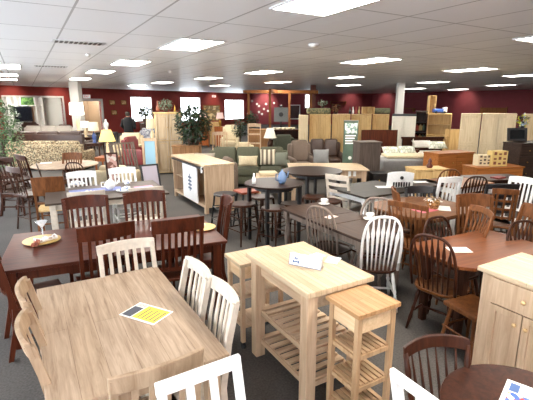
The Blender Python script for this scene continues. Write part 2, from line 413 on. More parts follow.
# ------------------------------------------------------------------ palette
W_NAT=wood('natural_wood',(206,178,148),(174,144,114),'Z'); W_NATX=wood('natural_wood',(206,178,148),(174,144,114),'X'); W_NATY=wood('natural_wood',(206,178,148),(174,144,114),'Y')
BUTCH=wood('butcher_block',(204,182,153),(186,162,130),'Y',rough=.35,board=.045,seam=.88)
BUTCHX=wood('butcher_block',(204,182,153),(186,162,130),'X',rough=.35,board=.045,seam=.88)
CARTTOP=wood('cart_top',(188,148,106),(160,118,78),'Y',rough=.35,board=.04,seam=.86)
CARTW=wood('cart_wood',(190,158,122),(158,122,88),'Z')
WASH=wood('washed_wood',(182,159,136),(136,113,92),'Y',rough=.42,board=.15,seam=.93,scale=1.5); WASHZ=wood('washed_wood',(176,151,125),(140,115,90),'Z')
CHERRY=wood('dark_cherry',(82,38,22),(46,20,12),'Z',rough=.3); CHERRYX=wood('dark_cherry',(96,50,37),(62,29,22),'X',rough=.28,board=.14,seam=.9)
WALN=wood('walnut',(66,40,28),(38,22,16),'Z',rough=.32); WALNX=wood('walnut',(52,36,29),(32,22,18),'X',rough=.3)
MAHO=wood('mahogany',(66,35,22),(36,19,13),'Z',rough=.28)
OAK=wood('oak',(114,70,39),(76,45,24),'Z',rough=.38); OAKX=wood('oak',(128,88,58),(94,58,36),'X',rough=.33,board=.13,seam=.9)
BROWNT=wood('brown_top',(122,70,38),(92,50,27),'X',rough=.3,board=.12,seam=.92)
ORANGE=wood('orange_pine',(166,104,54),(128,74,34),'X',rough=.35); ORANGEZ=wood('orange_pine',(160,90,42),(124,62,28),'Z',rough=.35)
PINE=wood('knotty_pine',(214,182,128),(182,144,90),'Z'); PALE=wood('pale_ash',(232,212,176),(210,186,146),'Z')
POSTW=wood('post_wood',(138,88,48),(104,62,32),'Z')
GREYT=wood('grey_stain',(100,88,80),(68,59,53),'X',rough=.4,board=.12,seam=.9); GREYZ=wood('grey_stain',(120,106,96),(86,75,67),'Z')
ESPR=wood('espresso_top',(70,52,42),(44,32,26),'Y',rough=.4,board=.16,seam=.92); ESPRX=wood('espresso',(56,48,41),(34,29,25),'X',rough=.4)
TAUPE=wood('taupe_paint',(134,119,108),(106,92,83),'Z',rough=.5)
WHITE=plain('white_paint',(232,230,226),.4,var=.02); CREAMP=plain('cream_paint',(222,214,196),.5,var=.02)
BLACK=plain('black_paint',(28,27,29),.4); GREYW=plain('grey_wash',(196,184,168),.5,var=.06,scale=20)
BRASS=plain('brass',(170,130,60),.35,metal=.9); STEEL=plain('steel',(150,150,152),.35,metal=.9); DARKM=plain('dark_metal',(50,46,44),.4,metal=.6)
CHINA=plain('china',(238,236,230),.15); PAPER=plain('paper',(236,234,228),.7); RUBBER=plain('rubber',(30,30,32),.7)
# ------------------------------------------------------------------ the room
A=(-2.355, 28.375); B=(20.568, 39.046); Cc=(31.521, 32.723); Dd=(32.725, 15.586); SW=(-4.0,-4.0); SE=(Dd[0],-4.0)
def wall_frame(a,b):
    v=Vector((b[0]-a[0],b[1]-a[1])); L=v.length; v/=L; return v,L
def wall_uv(a,b,px,py):
    v,L=wall_frame(a,b); x,y,u,f=ray(px,py)
    # a + v*s = (x,y)*t
    det=-x*v.y+y*v.x; t=(a[0]*(-v.y)+a[1]*v.x)/det; s=(x*t-a[0])*v.x+(y*t-a[1])*v.y
    return (round(s,3),round(HCAM+t*u,3))
WA,WB,WC,WD=A,B,Cc,Dd
def UA(px,py): return wall_uv(WA,WB,px,py)
def UB(px,py): return wall_uv(WB,WC,px,py)
def UC(px,py): return wall_uv(WC,WD,px,py)
def wall(name,a,b,holes,mat,th=.2,h=CEIL):
    """wall from a to b, room on its right-hand side; holes = (s0,s1,z0,z1)"""
    v,L=wall_frame(a,b); ss=sorted({0,L,*[x for q in holes for x in q[:2]]}); zs=sorted({0,h,*[x for q in holes for x in q[2:]]})
    m=MB()
    for s0,s1 in zip(ss,ss[1:]):
        for z0,z1 in zip(zs,zs[1:]):
            c=((s0+s1)/2,(z0+z1)/2)
            if any(q[0]<c[0]<q[1] and q[2]<c[1]<q[3] for q in holes): continue
            m.box(s0,s1,0,th,z0,z1)
    o=m.build(name,mat); o.location=(a[0],a[1],0); o.rotation_euler=(0,0,math.atan2(v.y,v.x)); return struct(o)
RED=plain('red_wall',(152,56,48),.75,var=.03,scale=3)
REDD=plain('maroon_wall',(126,50,57),.75,var=.03,scale=3)
WALLW=plain('white_wall',(214,212,206),.8)
poly=[SW,A,B,Cc,Dd,SE]
def carpet():
    m,n,l,b=newmat('carpet'); tc=n.new('ShaderNodeTexCoord'); nz=n.new('ShaderNodeTexNoise'); nz.inputs['Scale'].default_value=60; nz.inputs['Detail'].default_value=3
    n2=n.new('ShaderNodeTexNoise'); n2.inputs['Scale'].default_value=1.2; ad=n.new('ShaderNodeMath'); ad.operation='MULTIPLY_ADD'; ad.inputs[1].default_value=.35
    l.new(tc.outputs['Object'],nz.inputs['Vector']); l.new(tc.outputs['Object'],n2.inputs['Vector']); l.new(n2.outputs['Fac'],ad.inputs[0]); 
    l.new(nz.outputs['Fac'],ad.inputs[2])
    r=n.new('ShaderNodeValToRGB'); r.color_ramp.elements[0].position=.4; r.color_ramp.elements[1].position=.9; r.color_ramp.elements[0].color=lin((54,50,47)); r.color_ramp.elements[1].color=lin((84,79,74))
    l.new(ad.outputs[0],r.inputs['Fac']); l.new(r.outputs['Color'],b.inputs['Base Color']); b.inputs['Roughness'].default_value=.95
    bp=n.new('ShaderNodeBump'); bp.inputs['Strength'].default_value=.3; l.new(nz.outputs['Fac'],bp.inputs['Height']); l.new(bp.outputs['Normal'],b.inputs['Normal']); return m
struct(MB().prism(poly,-.1,0).build('floor',carpet()))
def ceil_mat():
    m,n,l,b=newmat('ceiling_tiles'); tc=n.new('ShaderNodeTexCoord'); mp=n.new('ShaderNodeMapping'); mp.inputs['Location'].default_value=(-.62,-.79,0)
    br=n.new('ShaderNodeTexBrick'); br.offset=0; br.inputs['Scale'].default_value=1; br.inputs['Brick Width'].default_value=.905; br.inputs['Row Height'].default_value=1.53; br.inputs['Mortar Size'].default_value=.014; br.inputs['Mortar Smooth'].default_value=.1
    br.inputs['Color1'].default_value=lin((240,241,244)); br.inputs['Color2'].default_value=lin((245,246,248)); br.inputs['Mortar'].default_value=lin((176,176,178))
    l.new(tc.outputs['Object'],mp.inputs['Vector']); l.new(mp.outputs['Vector'],br.inputs['Vector'])
    l.new(br.outputs['Color'],b.inputs['Base Color']); b.inputs['Roughness'].default_value=.42
    nz=n.new('ShaderNodeTexNoise'); nz.inputs['Scale'].default_value=90; l.new(tc.outputs['Object'],nz.inputs['Vector']); bp=n.new('ShaderNodeBump'); bp.inputs['Strength'].default_value=.08; l.new(nz.outputs['Fac'],bp.inputs['Height']); l.new(bp.outputs['Normal'],b.inputs['Normal']); return m
struct(MB().prism(poly,CEIL,CEIL+.1).build('ceiling',ceil_mat()))
def span(p,q): return (p[0],q[0],q[1],p[1])   # from top-left and bottom-right points on a wall
OPEN=span(UA(3,97),UA(66,135)); OPEN=(OPEN[0],OPEN[1],0,OPEN[3])
DOORO=span(UA(83,101),UA(103,130)); DOORO=(DOORO[0],DOORO[1],0,DOORO[3])
W1=span(UA(130,96.5),UA(153,121)); W2=span(UA(180,97),UA(201,121)); W3=span(UA(224.5,99.5),UA(244,119)); 
W4=span(UB(305,94.5),UB(309.5,108)); W5=span(UB(289.5,106),UB(298.5,118))
wall('wall_left',A,B,[OPEN,DOORO,W1,W2,W3],RED)
wall('wall_back',B,Cc,[W4],REDD)
wall('wall_right',Cc,Dd,[],REDD)
LW=math.hypot(A[0]-SW[0],A[1]-SW[1]); wh=[(.4+i*4.0,.4+i*4.0+3.7,.3,3.05) for i in range(5)]
wall('wall_west',SW,A,wh,RED)
LE=math.hypot(Dd[0]-SE[0],Dd[1]-SE[1]); eh=[]
wall('wall_east',Dd,SE,eh,REDD)
LS=SE[0]-SW[0]
nh=int(LS//4.2)
fh=[(LS-.6-3.0,LS-.6,.3,3.0)]; nh=1
wall('wall_front',SE,SW,fh,RED)
GLASS=None
def glassm():
    m,n,l,b=newmat('window_glass'); n.remove(b); g=n.new('ShaderNodeBsdfTransparent'); s=n.new('ShaderNodeBsdfGlossy'); s.inputs['Roughness'].default_value=.02
    mx=n.new('ShaderNodeMixShader'); mx.inputs[0].default_value=.06; l.new(g.outputs[0],mx.inputs[1]); l.new(s.outputs[0],mx.inputs[2]); l.new(mx.outputs[0],n['Material Output'].inputs['Surface']); return m
GLASS=glassm()
def window(n_,a,b,q,mull=1,frame=WHITE):
    v,L=wall_frame(a,b); t=bpy.data.objects.new('window_%d'%n_,None); COL.objects.link(t); t.location=(a[0],a[1],0); t.rotation_euler=(0,0,math.atan2(v.y,v.x)); struct(t)
    s0,s1,z0,z1=q; m=MB(); f=.06
    m.box(s0,s0+f,.0,.16,z0,z1).box(s1-f,s1,.0,.16,z0,z1).box(s0+f,s1-f,.0,.16,z0,z0+f).box(s0+f,s1-f,.0,.16,z1-f,z1)
    for i in range(mull):
        x=s0+(s1-s0)*(i+1)/(mull+1); m.box(x-.025,x+.025,.05,.12,z0+f,z1-f)
    m.build('window_frame',frame,t); MB().box(s0+f,s1-f,.09,.1,z0+f,z1-f).build('pane',GLASS,t)
window(1,A,B,W1); window(2,A,B,W2); window(3,A,B,W3); window(4,B,Cc,W4,0)
for i,q in enumerate(fh): window(5+i,SE,SW,q,2,DARKM)
for i,q in enumerate(wh): window(5+nh+i,SW,A,q,2,DARKM)
for i,q in enumerate(eh): window(9+nh+i,Dd,SE,q,2,DARKM)
# doorway with white casing, and the casing of the wide opening
def trim(n_,a,b,q,w=.12,mat=WHITE):
    v,L=wall_frame(a,b); s0,s1,z0,z1=q; m=MB(); m.box(s0-w,s0,-.03,.22,z0,z1+w).box(s1,s1+w,-.03,.22,z0,z1+w).box(s0,s1,-.03,.22,z1,z1+w)
    o=m.build('trim_%d'%n_,mat); o.location=(a[0],a[1],0); o.rotation_euler=(0,0,math.atan2(v.y,v.x)); struct(o)
trim(1,A,B,DOORO,.16); trim(2,A,B,OPEN,.1)
# annex rooms behind the openings
vA,LA=wall_frame(A,B)
def onA(s,y,z=0): return (A[0]+vA.x*s-vA.y*y, A[1]+vA.y*s+vA.x*y, z)
angA=math.degrees(math.atan2(vA.y,vA.x))
def annex(s0,s1,dep,z,name,mat):
    m=MB(); m.box(s0-.5,s1+.5,dep,dep+.1,0,z).box(s0-.6,s0-.5,.2,dep+.1,0,z).box(s1+.5,s1+.6,.2,dep+.1,0,z)
    o=m.build('wall_'+name,mat); o.location=(A[0],A[1],0); o.rotation_euler=(0,0,R(angA)); struct(o)
    rf=MB().box(s0-.6,s1+.6,.2,dep+.1,z,z+.1).build('ceiling',plain('annex_ceiling',(214,212,206),.8)); rf.location=(A[0],A[1],0); rf.rotation_euler=(0,0,R(angA)); struct(rf)
    f=MB().box(s0-.6,s1+.6,.2,dep+.1,-.1,0).build('floor',plain('annex_floor',(150,140,128),.7)); f.location=(A[0],A[1],0); f.rotation_euler=(0,0,R(angA)); struct(f)
annex(OPEN[0],OPEN[1],3.2,3.1,'annex',WALLW); annex(DOORO[0],DOORO[1],2.4,3.1,'hallway',plain('hall_wall',(170,150,125),.8))
t=thing('shop_door','tan inner door half open beyond the white doorway','door',onA((DOORO[0]+DOORO[1])/2+.25,2.2),angA)
MB().box(-.45,.45,0,.05,0,2.0).build('panel',PALE,t); knobm(t,.38,0,1.0,BRASS,.03)
# columns
def column(n_,px0,px1,py,d):
    a=S(px0,py,d); b=S(px1,py,d); w=math.hypot(a[0]-b[0],a[1]-b[1])/2
    return a,b,w
for n_,loc,w in ((3,(2.293, 22.347, 2.288),.21),(4,(16.991, 15.594, 2.302),.17),(5,(14.28, 19.468, 2.321),.14)):
    o=MB().box(-w,w,-w,w,0,CEIL).build('trim_%d'%n_,WALLW if n_<5 else plain('brown_column',(92,44,34),.6)); o.location=(loc[0],loc[1],0); o.rotation_euler=(0,0,R(TURN)); struct(o)
# ------------------------------------------------------------------ ceiling fittings
LAMPW=plain('diffuser',(255,250,240),.5,emit=LAMP_E)
def clight():
    t=thing('ceiling_light','','ceiling light')
    m=MB(); a,b=.39,.72
    m.box(-a,a,-b,-b+.03,-.02,.03).box(-a,a,b-.03,b,-.02,.03).box(-a,-a+.03,-b+.03,b-.03,-.02,.03).box(a-.03,a,-b+.03,b-.03,-.02,.03)
    m.build('frame',plain('light_frame',(190,190,190),.5),t); MB().box(-a+.03,a-.03,-b+.03,b-.03,-.018,.02).build('diffuser',LAMPW,t); return t
lights=[((2.755, 7.543),'ceiling light panel second nearest, above the pub tables at upper left of centre'),
((2.903, 3.575),'nearest ceiling light panel cut by the top edge of the photo'),
((2.546, 11.503),'ceiling light panel directly beyond the left vent'),((2.356, 15.127),'third ceiling light panel in the left row going back'),
((2.236, 19.644),'fourth ceiling light panel in the left row, nearly over the lit lamp'),((7.147, 12.614),'ceiling light panel in the middle, beyond the smoke detector'),
((7.586, 8.009),'large ceiling light panel right of the smoke detector'),((12.24, 8.481),'largest ceiling light panel at the right, over the far dresser'),
((17.554, 14.086),'ceiling light panel over the tall white cabinet'),((23.648, 14.347),'ceiling light panel over the pale armoires at far right'),
((11.318, 13.254),'ceiling light panel over the pine armoires, nearer one'),((16.13, 18.688),'ceiling light panel over the pine armoires, farther one'),
((23.628, 20.4),'distant thin ceiling light panel right of the white column'),((27.799, 20.059),'distant thin ceiling light panel near the right red wall'),
((6.792, 16.616),'ceiling light panel above the big potted ficus'),((10.976, 17.884),'ceiling light panel in front of the wooden post frame'),
((10.102, 22.917),'distant ceiling light panel before the third window'),((6.191, 21.203),'ceiling light panel over the tall pale cabinet'),
((5.851, 25.067),'distant ceiling light panel over the first window'),((-0.302, 14.316),'nearest ceiling light panel at the left edge'),((-0.392, 18.361),'middle ceiling light panel at the left edge'),
((-0.448, 21.607),'farthest ceiling light panel at the left edge'),((16.341, 9.008),'ceiling light panel cut by the right edge'),]
for (x,y),lb in lights: cached('clight',clight,lb,(x,y,CEIL),0,'fluorescent ceiling panels')
for x,y,lb in ((2.75,.5,'ceiling panel above the foreground table'),(7.5,3.5,'ceiling panel right above the dining area'),(2.75,-2.5,'ceiling panel near the front window wall'),(12,2,'ceiling panel near the right front')): cached('clight',clight,lb,(x,y,CEIL),0,'fluorescent ceiling panels')
for s_,y_,lb in(((OPEN[0]+OPEN[1])/2,1.5,'ceiling panel in the television annex behind the wide opening'),((DOORO[0]+DOORO[1])/2,1.1,'ceiling panel in the hallway behind the white doorway')):  # unseen panels added to brighten the roofed annex rooms
    x,y,_=onA(s_,y_); cached('clight',clight,lb,(x,y,3.09),angA,'fluorescent ceiling panels')
def vent(lb,loc):
    t=thing('ceiling_vent',lb,'vent',loc,0,'ceiling vents'); MB().box(-.42,.42,-.16,.16,-.015,-.002).build('frame',plain('vent_frame',(205,205,205),.4),t)
    for r_ in range(2):
        for i in range(10): MB().box(-.38+.077*i,-.38+.077*i+.045,-.12+.13*r_,-.01+.13*r_,-.022,-.0152).build('slot',DARKM,t)
vent('slotted ceiling vent at upper left, the larger and nearer',(*(0.977, 8.213),CEIL)); vent('slotted ceiling vent at left, the farther one',(*(0.828, 13.663),CEIL))
for (x,y),lb in (((4.662, 6.368),'white round smoke detector on the ceiling, nearest'),((4.302, 13.757),'small white ceiling sprinkler left of centre'),((1.35, 10.036),'small white ceiling sprinkler beyond the left vent'),((21.205, 16.507),'small white ceiling sprinkler at right')):
    big='detector' in lb; r=.1 if big else .05
    o=MB().lathe([(.001,-.06),(r*.6,-.055),(r,-.025),(r,0)],seg=16).build('smoke_detector' if big else 'sprinkler',WHITE,smooth=True); o.location=(x,y,CEIL); tag(o,lb,'smoke detector' if big else 'sprinkler')
# ------------------------------------------------------------------ foreground: washed table and its chairs
rect_table('dining_table','washed natural wood dining table in the left foreground, magazine on top','',1,1,1,None,None) if 0 else None
rect_table('dining_table','washed natural wood dining table in the left foreground with a magazine on it',(.385,2.58),.90,1.46,.76,WASH,WASHZ,th=.035,legw=.08,inset=.04,bev=.006)
def place(key,fn,label,top,rot,group=None,h=1.0):
    dx,dy=turn((0,BACK),rot)
    return cached(key,fn,label,(top[0]+dx,top[1]+dy,0),rot,group)
cw=lambda:slat_chair('dining_chair',WHITE,WHITE,ns=5)
cww=lambda:slat_chair('dining_chair',WHITE,WHITE,ns=2,railh=.055,w=.38,bow=.0,arch=.0,slatw=.035)
cg=lambda:slat_chair('dining_chair',GREYW,GREYW,ns=5,railh=.075,arch=.004)
ct=lambda:slat_chair('dining_chair',WASHZ,WASHZ,ns=4,railh=.085,w=.42)
place('cwash',cg,'whitewashed slat chair at the far end of the washed table',(0.607, 3.351),180)
place('cwash',cg,'whitewashed slat chair on the right of the washed table, farther one',(0.927, 2.575),90)
place('cwash',cg,'whitewashed slat chair on the right of the washed table, nearer the camera',(0.934, 2.18),90)
place('ctan',ct,'tan wooden chair on the left of the washed table, farther one',(-0.108, 2.765),-90)
place('ctan',ct,'tan wooden chair on the left of the washed table, nearer the camera',(-0.103, 2.271),-90)
place('ctan',ct,'tan wooden slat chair at the near end of the washed table',(0.388, 1.627),2)
place('cbig',cww,'bright white chair at the bottom edge, back to back with the tan chair',(0.528, 1.481),182)
place('cbig',cww,'bright white chair back at the bottom edge beside the dark round table',(1.247, 0.887),-90)
t=thing('magazine','white magazine page with yellow block and dark photo on the washed table','magazine',(.55,2.53,.761),33)
MB().box(-.095,.095,-.145,.145,0,.003).build('page',PAPER,t)
MB().box(-.08,.08,-.135,.05,.003,.0036).build('yellow_block',plain('yellow_print',(232,208,70),.6),t); MB().box(-.085,.04,.06,.135,.003,.0036).build('dark_photo',plain('dark_print',(70,72,82),.5),t)
tx=MB()
for i in range(7): tx.box(.046,.085,.06+.01*i,.064+.01*i,.003,.0036)
for i in range(5): tx.box(-.065,.06-.02*(i%2),-.12+.032*i,-.11+.032*i,.0036,.004)
tx.build('print',plain('ink',(120,110,80),.6),t)
# ------------------------------------------------------------------ dark cherry table set
rect_table('dining_table','long dark cherry dining table set with plates and a martini glass',(.70,4.28),2.0,1.12,.76,CHERRYX,CHERRY,rot=-6,legw=.09,inset=.05,apron=.1)
cc=lambda:slat_chair('dining_chair',CHERRY,CHERRY,h=1.08,w=.48,ns=6,railh=.13,bow=.05)
place('ccherry',cc,'dark cherry slat chair on the near side of the cherry table, left one',(0.514, 3.692),2)
place('ccherry',cc,'dark cherry slat chair on the near side of the cherry table, right one',(1.12, 3.566),-6)
place('ccherry',cc,'dark cherry slat chair on the far side of the cherry table, left one',(0.493, 4.942),176)
place('ccherry',cc,'dark cherry slat chair on the far side of the cherry table, right one',(1.136, 4.883),172)
place('ccherry',cc,'dark cherry slat chair at the right end of the cherry table',(1.847, 4.102),75)
place('ccherry',cc,'dark cherry chair cut by the left edge at the end of the cherry table',(-0.362, 3.931),-84)
def plate(name,label,loc,r=.14,rim=plain('gilt_rim',(196,160,90),.35,metal=.5)):
    t=thing(name,label,'plate',loc); MB().lathe([(.001,.004),(r*.6,.004),(r,.016),(r,.02),(r*.6,.01),(.001,.01)],seg=28).build('dish',plain('plate_cream',(232,224,204),.3),t,smooth=True)
    MB().lathe([(r*.97,.017),(r*1.01,.017),(r*1.01,.021),(r*.97,.021)],seg=28).build('rim',rim,t); return t
def napkin(label,mat,loc,rot,w=.12,l=.2):
    m=MB(); n=10
    m.loft([[Vector((-w/2*(1-.5*i/n)+.01*math.sin(i),-l/2+l*i/n,0)),Vector((w/2*(1-.4*i/n),-l/2+l*i/n,0)),Vector((w/3,-l/2+l*i/n,.035+.01*math.sin(i*1.7))),Vector((-w/4,-l/2+l*i/n,.028+.012*math.cos(i*1.3)))] for i in range(n+1)])
    o=m.build('napkin',mat,smooth=True); o.location=loc; o.rotation_euler=(0,0,R(rot)); return tag(o,label,'napkin')
plate('dinner_plate','cream gold-rimmed plate on the left of the cherry table',(*(0.016, 4.519),.76),.17)
napkin('white patterned napkin folded on the left cream plate',patterned('napkin_print',[(235,230,225),(180,160,150),(240,238,235)],40),(*(0.052, 4.484),.781),-70)
napkin('rusty red napkin hanging over the edge of the left cream plate',patterned('napkin_red',[(150,80,60),(180,120,90),(120,60,50)],40),(*(-0.038, 4.363),.781),-20,.06,.12)
GL=None
def drink_glass():
    m,n,l,p=newmat('clear_glass'); p.inputs['Base Color'].default_value=(.9,.93,.95,1); p.inputs['Roughness'].default_value=.05; p.inputs['Alpha'].default_value=.35; p.inputs['Specular IOR Level'].default_value=1; return m
GL=drink_glass()
o=MB().lathe([(.001,0),(.038,.002),(.038,.005),(.006,.012),(.005,.09),(.006,.095),(.058,.165),(.056,.165),(.003,.1),(.001,.099)],seg=24).build('martini_glass',GL,smooth=True); o.location=(*(0.031, 4.696),.76); tag(o,'clear martini glass standing behind the left plate on the cherry table','glass')
plate('dinner_plate','cream gold-rimmed plate on the right of the cherry table',(*(1.565, 4.137),.76),.15)
napkin('white crumpled napkin on the right cream plate',plain('napkin_white',(232,228,222),.8),(*(1.502, 4.122),.781),-60)
napkin('white napkin lying behind the slats of the right near cherry chair',plain('napkin_white',(232,228,222),.8),(*(1.095, 4.281),.761),20,.08,.14)
# ------------------------------------------------------------------ grey table set
rect_table('dining_table','grey stained dining table with blue runner and tea set',(1.0,6.83),1.72,1.2,.76,GREYT,GREYW,rot=-3,legw=.08)
place('cwhite',cw,'white slat chair on the far side of the grey table, left one',(0.717, 7.404),180)
place('cwhite',cw,'white slat chair on the far side of the grey table, right one',(1.396, 7.519),180)
place('cwash',cg,'whitewashed chair behind the left far cherry chair, at the grey table',(0.588, 5.706),-4)
place('cwash',cg,'whitewashed chair behind the right far cherry chair, at the grey table',(1.33, 5.583),-6)
o=MB().box(-.42,.36,-.14,.14,0,.004).build('table_runner',plain('runner',(126,134,182),.8,var=.1)); o.location=(*(0.893, 6.939),.761); o.rotation_euler=(0,0,R(-3)); tag(o,'blue table runner along the middle of the grey table','table runner')
BW=patterned('blue_white',[(235,235,232),(235,235,232),(110,130,175)],30,.3)
def pot(name,label,cat,loc,r=.08,h=.12,mat=CHINA,spout=1):
    t=thing(name,label,cat,loc); MB().lathe([(r*.5,0),(r*.95,h*.3),(r,h*.55),(r*.6,h*.9),(r*.2,h),(r*.12,h*1.12),(.001,h*1.14)],seg=18).build('body',mat,t,smooth=True)
    if spout:
        MB().tube([(r*.8,0,h*.4),(r*1.4,0,h*.6),(r*1.6,0,h*.95)],[.018,.012,.009],8).build('spout',mat,t,smooth=True); MB().tube([(-r*.85,0,h*.8),(-r*1.5,0,h*.8),(-r*1.5,0,h*.35),(-r*.9,0,h*.3)],.008,8).build('handle',mat,t,smooth=True)
    return t
pot('teapot','round white china teapot in the middle of the grey table','teapot',(*(1.071, 6.888),.766),.085,.15)
def place_setting(lbp,lbn,loc,rot): 
    plate('dinner_plate',lbp,loc,.13,CHINA); napkin(lbn,BW,(loc[0],loc[1],loc[2]+.021),rot,.16,.2)
place_setting('plate under a blue and white napkin left on the grey table','blue and white napkin bunched on the left plate of the grey table',(*(0.649, 7.546),.766),30)
place_setting('plate under a blue and white napkin near the teapot','blue and white napkin bunched right of the teapot',(*(1.248, 6.622),.766),-30)
pot('sugar_bowl','small blue and white bowl behind the right napkin','bowl',(*(1.381, 7.106),.766),.05,.09,BW,0)
napkin('small white napkin at the near edge of the grey table',plain('napkin_white',(232,228,222),.8),(*(0.748, 6.732),.761),60,.08,.14)
o=MB().box(-.15,.15,-.1,.1,0,.003).build('placemat',plain('pink_print',(210,150,180),.7)); o.location=(*(1.586, 6.793),.761); tag(o,'pink paper lying on the right of the grey table','placemat')
# ------------------------------------------------------------------ island and carts
def island():
    x0,x1,y0,y1=1.45,2.03,1.98,2.86; cx,cy=(x0+x1)/2,(y0+y1)/2; a,b=(x1-x0)/2,(y1-y0)/2
    t=thing('kitchen_island','natural wood kitchen island with butcher block top and slatted shelves','kitchen island',(cx,cy))
    MB().box(-a,a,-b,b,.87,.91).build('top',BUTCH,t,bev=.005)
    lw=.085
    for sx in(-1,1):
        for sy in(-1,1):
            cx_,cy_=sx*(a-.03-lw/2),sy*(b-.04-lw/2); MB().box(cx_-lw/2,cx_+lw/2,cy_-lw/2,cy_+lw/2,0,.869).build('leg',W_NAT,t,bev=.004)
    m=MB(); i0,i1=a-.045-lw/2,b-.05-lw/2
    for s in(-1,1): m.box(s*i0-.01,s*i0+.01,-i1,i1,.74,.869); m.box(-i0,i0,s*i1-.01,s*i1+.01,.74,.869)
    m.build('apron',W_NATY,t)
    for z in(.16,.42):
        m=MB()
        for s in(-1,1): m.box(s*i0-.012,s*i0+.012,-i1,i1,z-.04,z).box(-i0,i0,s*i1-.01,s*i1+.01,z-.04,z)
        o=m.build('shelf',W_NATY,t)
        for k in range(9):
            y=-i1+.03+k*(2*i1-.06)/8; MB().box(-i0,i0,y-.024,y+.024,z+.0005,z+.016).build('slat',W_NATX,o)
island()
def cart(name,label,loc,w,l,h,casters,slatted=True):
    t=thing(name,label,'kitchen cart',loc); a,b=w/2,l/2; z0=.06 if casters else 0
    MB().box(-a-.01,a+.01,-b-.01,b+.01,h-.03,h).build('top',CARTTOP if slatted else BUTCH,t,bev=.004)
    q=.035; wd=CARTW if slatted else W_NAT
    for sx in(-1,1):
        for sy in(-1,1):
            cx,cy=sx*(a-q/2-.01),sy*(b-q/2-.01); MB().box(cx-q/2,cx+q/2,cy-q/2,cy+q/2,z0,h-.0305).build('leg',wd,t,bev=.002)
            if casters:
                MB().lathe([(.012,.0),(.012,.03)],c=(cx,cy,.035),seg=8).build('caster',DARKM,t)
                bm=MB(); bm.loft([[Vector((cx+d,cy+.028*math.cos(2*math.pi*i/14),.028+.028*math.sin(2*math.pi*i/14))) for i in range(14)] for d in(-.012,.012)]); bm.build('wheel',RUBBER,t)
    m=MB(); i0,i1=a-.012-q/2,b-.012-q/2
    for s in(-1,1): m.box(s*i0-.008,s*i0+.008,-i1,i1,h-.15,h-.031); m.box(-i0,i0,s*i1-.008,s*i1+.008,h-.15,h-.031)
    m.build('apron',wood('cart_apron',(226,196,158),(200,164,122),'Y'),t)
    for z in ((.13,.33,.56) if slatted else (.22,.5)):
        m=MB()
        for s in(-1,1): m.box(s*i0-.008,s*i0+.008,-i1,i1,z-.03,z); m.box(-i0,i0,s*i1-.008,s*i1+.008,z-.03,z)
        o=m.build('shelf',CARTW if slatted else W_NATY,t)
        n=7
        if slatted:
            for k in range(n):
                x=-i0+.02+k*(2*i0-.04)/(n-1); MB().box(x-.014,x+.014,-i1,i1,z+.0005,z+.013).build('slat',wood('cart_wood',(190,158,122),(158,122,88),'Y'),o)
        else: MB().box(-i0+.008,i0-.008,-i1,i1,z-.012,z+.003).build('board',W_NATY,o)
    return t
cart('kitchen_cart','tall narrow slatted kitchen cart to the right of the island',(1.77,1.815),.34,.30,.87,False)
cart('kitchen_cart','small rolling kitchen cart with casters behind the left of the island',(1.64,3.04),.44,.30,.80,True,False)
t=thing('price_sign','white tabletop price sign with blue logo on the island','sign',(1.69,2.36,.911),-59)
m=MB(); m.loft([[Vector((x,0,0)),Vector((x,.006,0)),Vector((x,.022,.088)),Vector((x,.017,.088))] for x in(-.13,.13)]); m.build('card',PAPER,t)
m=MB(); m.loft([[Vector((x,.06,0)),Vector((x,.064,0)),Vector((x,.026,.088)),Vector((x,.0225,.088))] for x in(-.13,.13)]); m.build('stand',PAPER,t)
BLUEI=plain('blue_ink',(60,90,140),.5); 
def onsign(x,z): return Vector((x*1.08,z*.17-.002,z*.87))
def slab(m,x0,x1,z0,z1): m.loft([[onsign(x,z0),onsign(x,z0)+Vector((0,.001,0)),onsign(x,z1)+Vector((0,.001,0)),onsign(x,z1)] for x in(x0,x1)])
m=MB(); slab(m,-.09,-.045,.028,.038); slab(m,-.092,-.084,.02,.045); slab(m,-.051,-.043,.02,.045); slab(m,-.08,-.07,.05,.072); slab(m,-.066,-.056,.05,.072); m.build('logo',BLUEI,t)
m=MB()
for i in range(4): slab(m,-.01,.08-.015*(i%2),.03+.014*i,.033+.014*i)
m.build('print',plain('grey_ink',(190,190,190),.6),t)
m=MB(); 
for a_ in((-.12,.12,0,.004),(-.12,.12,.096,.1),(-.12,-.117,0,.1),(.117,.12,0,.1)): slab(m,*a_)
m.build('border',BLUEI,t)
for px,py,rt,lb in((333,259,10,'white leaflet lying behind the sign on the island'),(338,262,35,'grey printed leaflet at the right edge of the island top')):
    o=MB().box(-.07,.07,-.05,.05,0,.002).build('leaflet',patterned('leaflet_print'+str(px),[(235,235,235),(200,205,210),(150,160,170)],60)); o.location=(*((1.90,2.50) if px==333 else (1.96,2.36)),.911 if px==333 else .9135); o.rotation_euler=(0,0,R(rt)); tag(o,lb,'leaflet')
# ------------------------------------------------------------------ right foreground cabinet
cabinet('kitchen_cabinet','natural wood kitchen cabinet with drawer and two doors at the right edge','cabinet',(3.15,1.37),-90,.66,.56,.91,W_NAT,front=W_NAT,top=BUTCHX,rows=((.25,'drawer',1),(.75,'door',2)),legh=.05,topov=.03,over=.03,topth=.035,stile=.09,knob=plain('birch_knob',(200,166,120),.4))
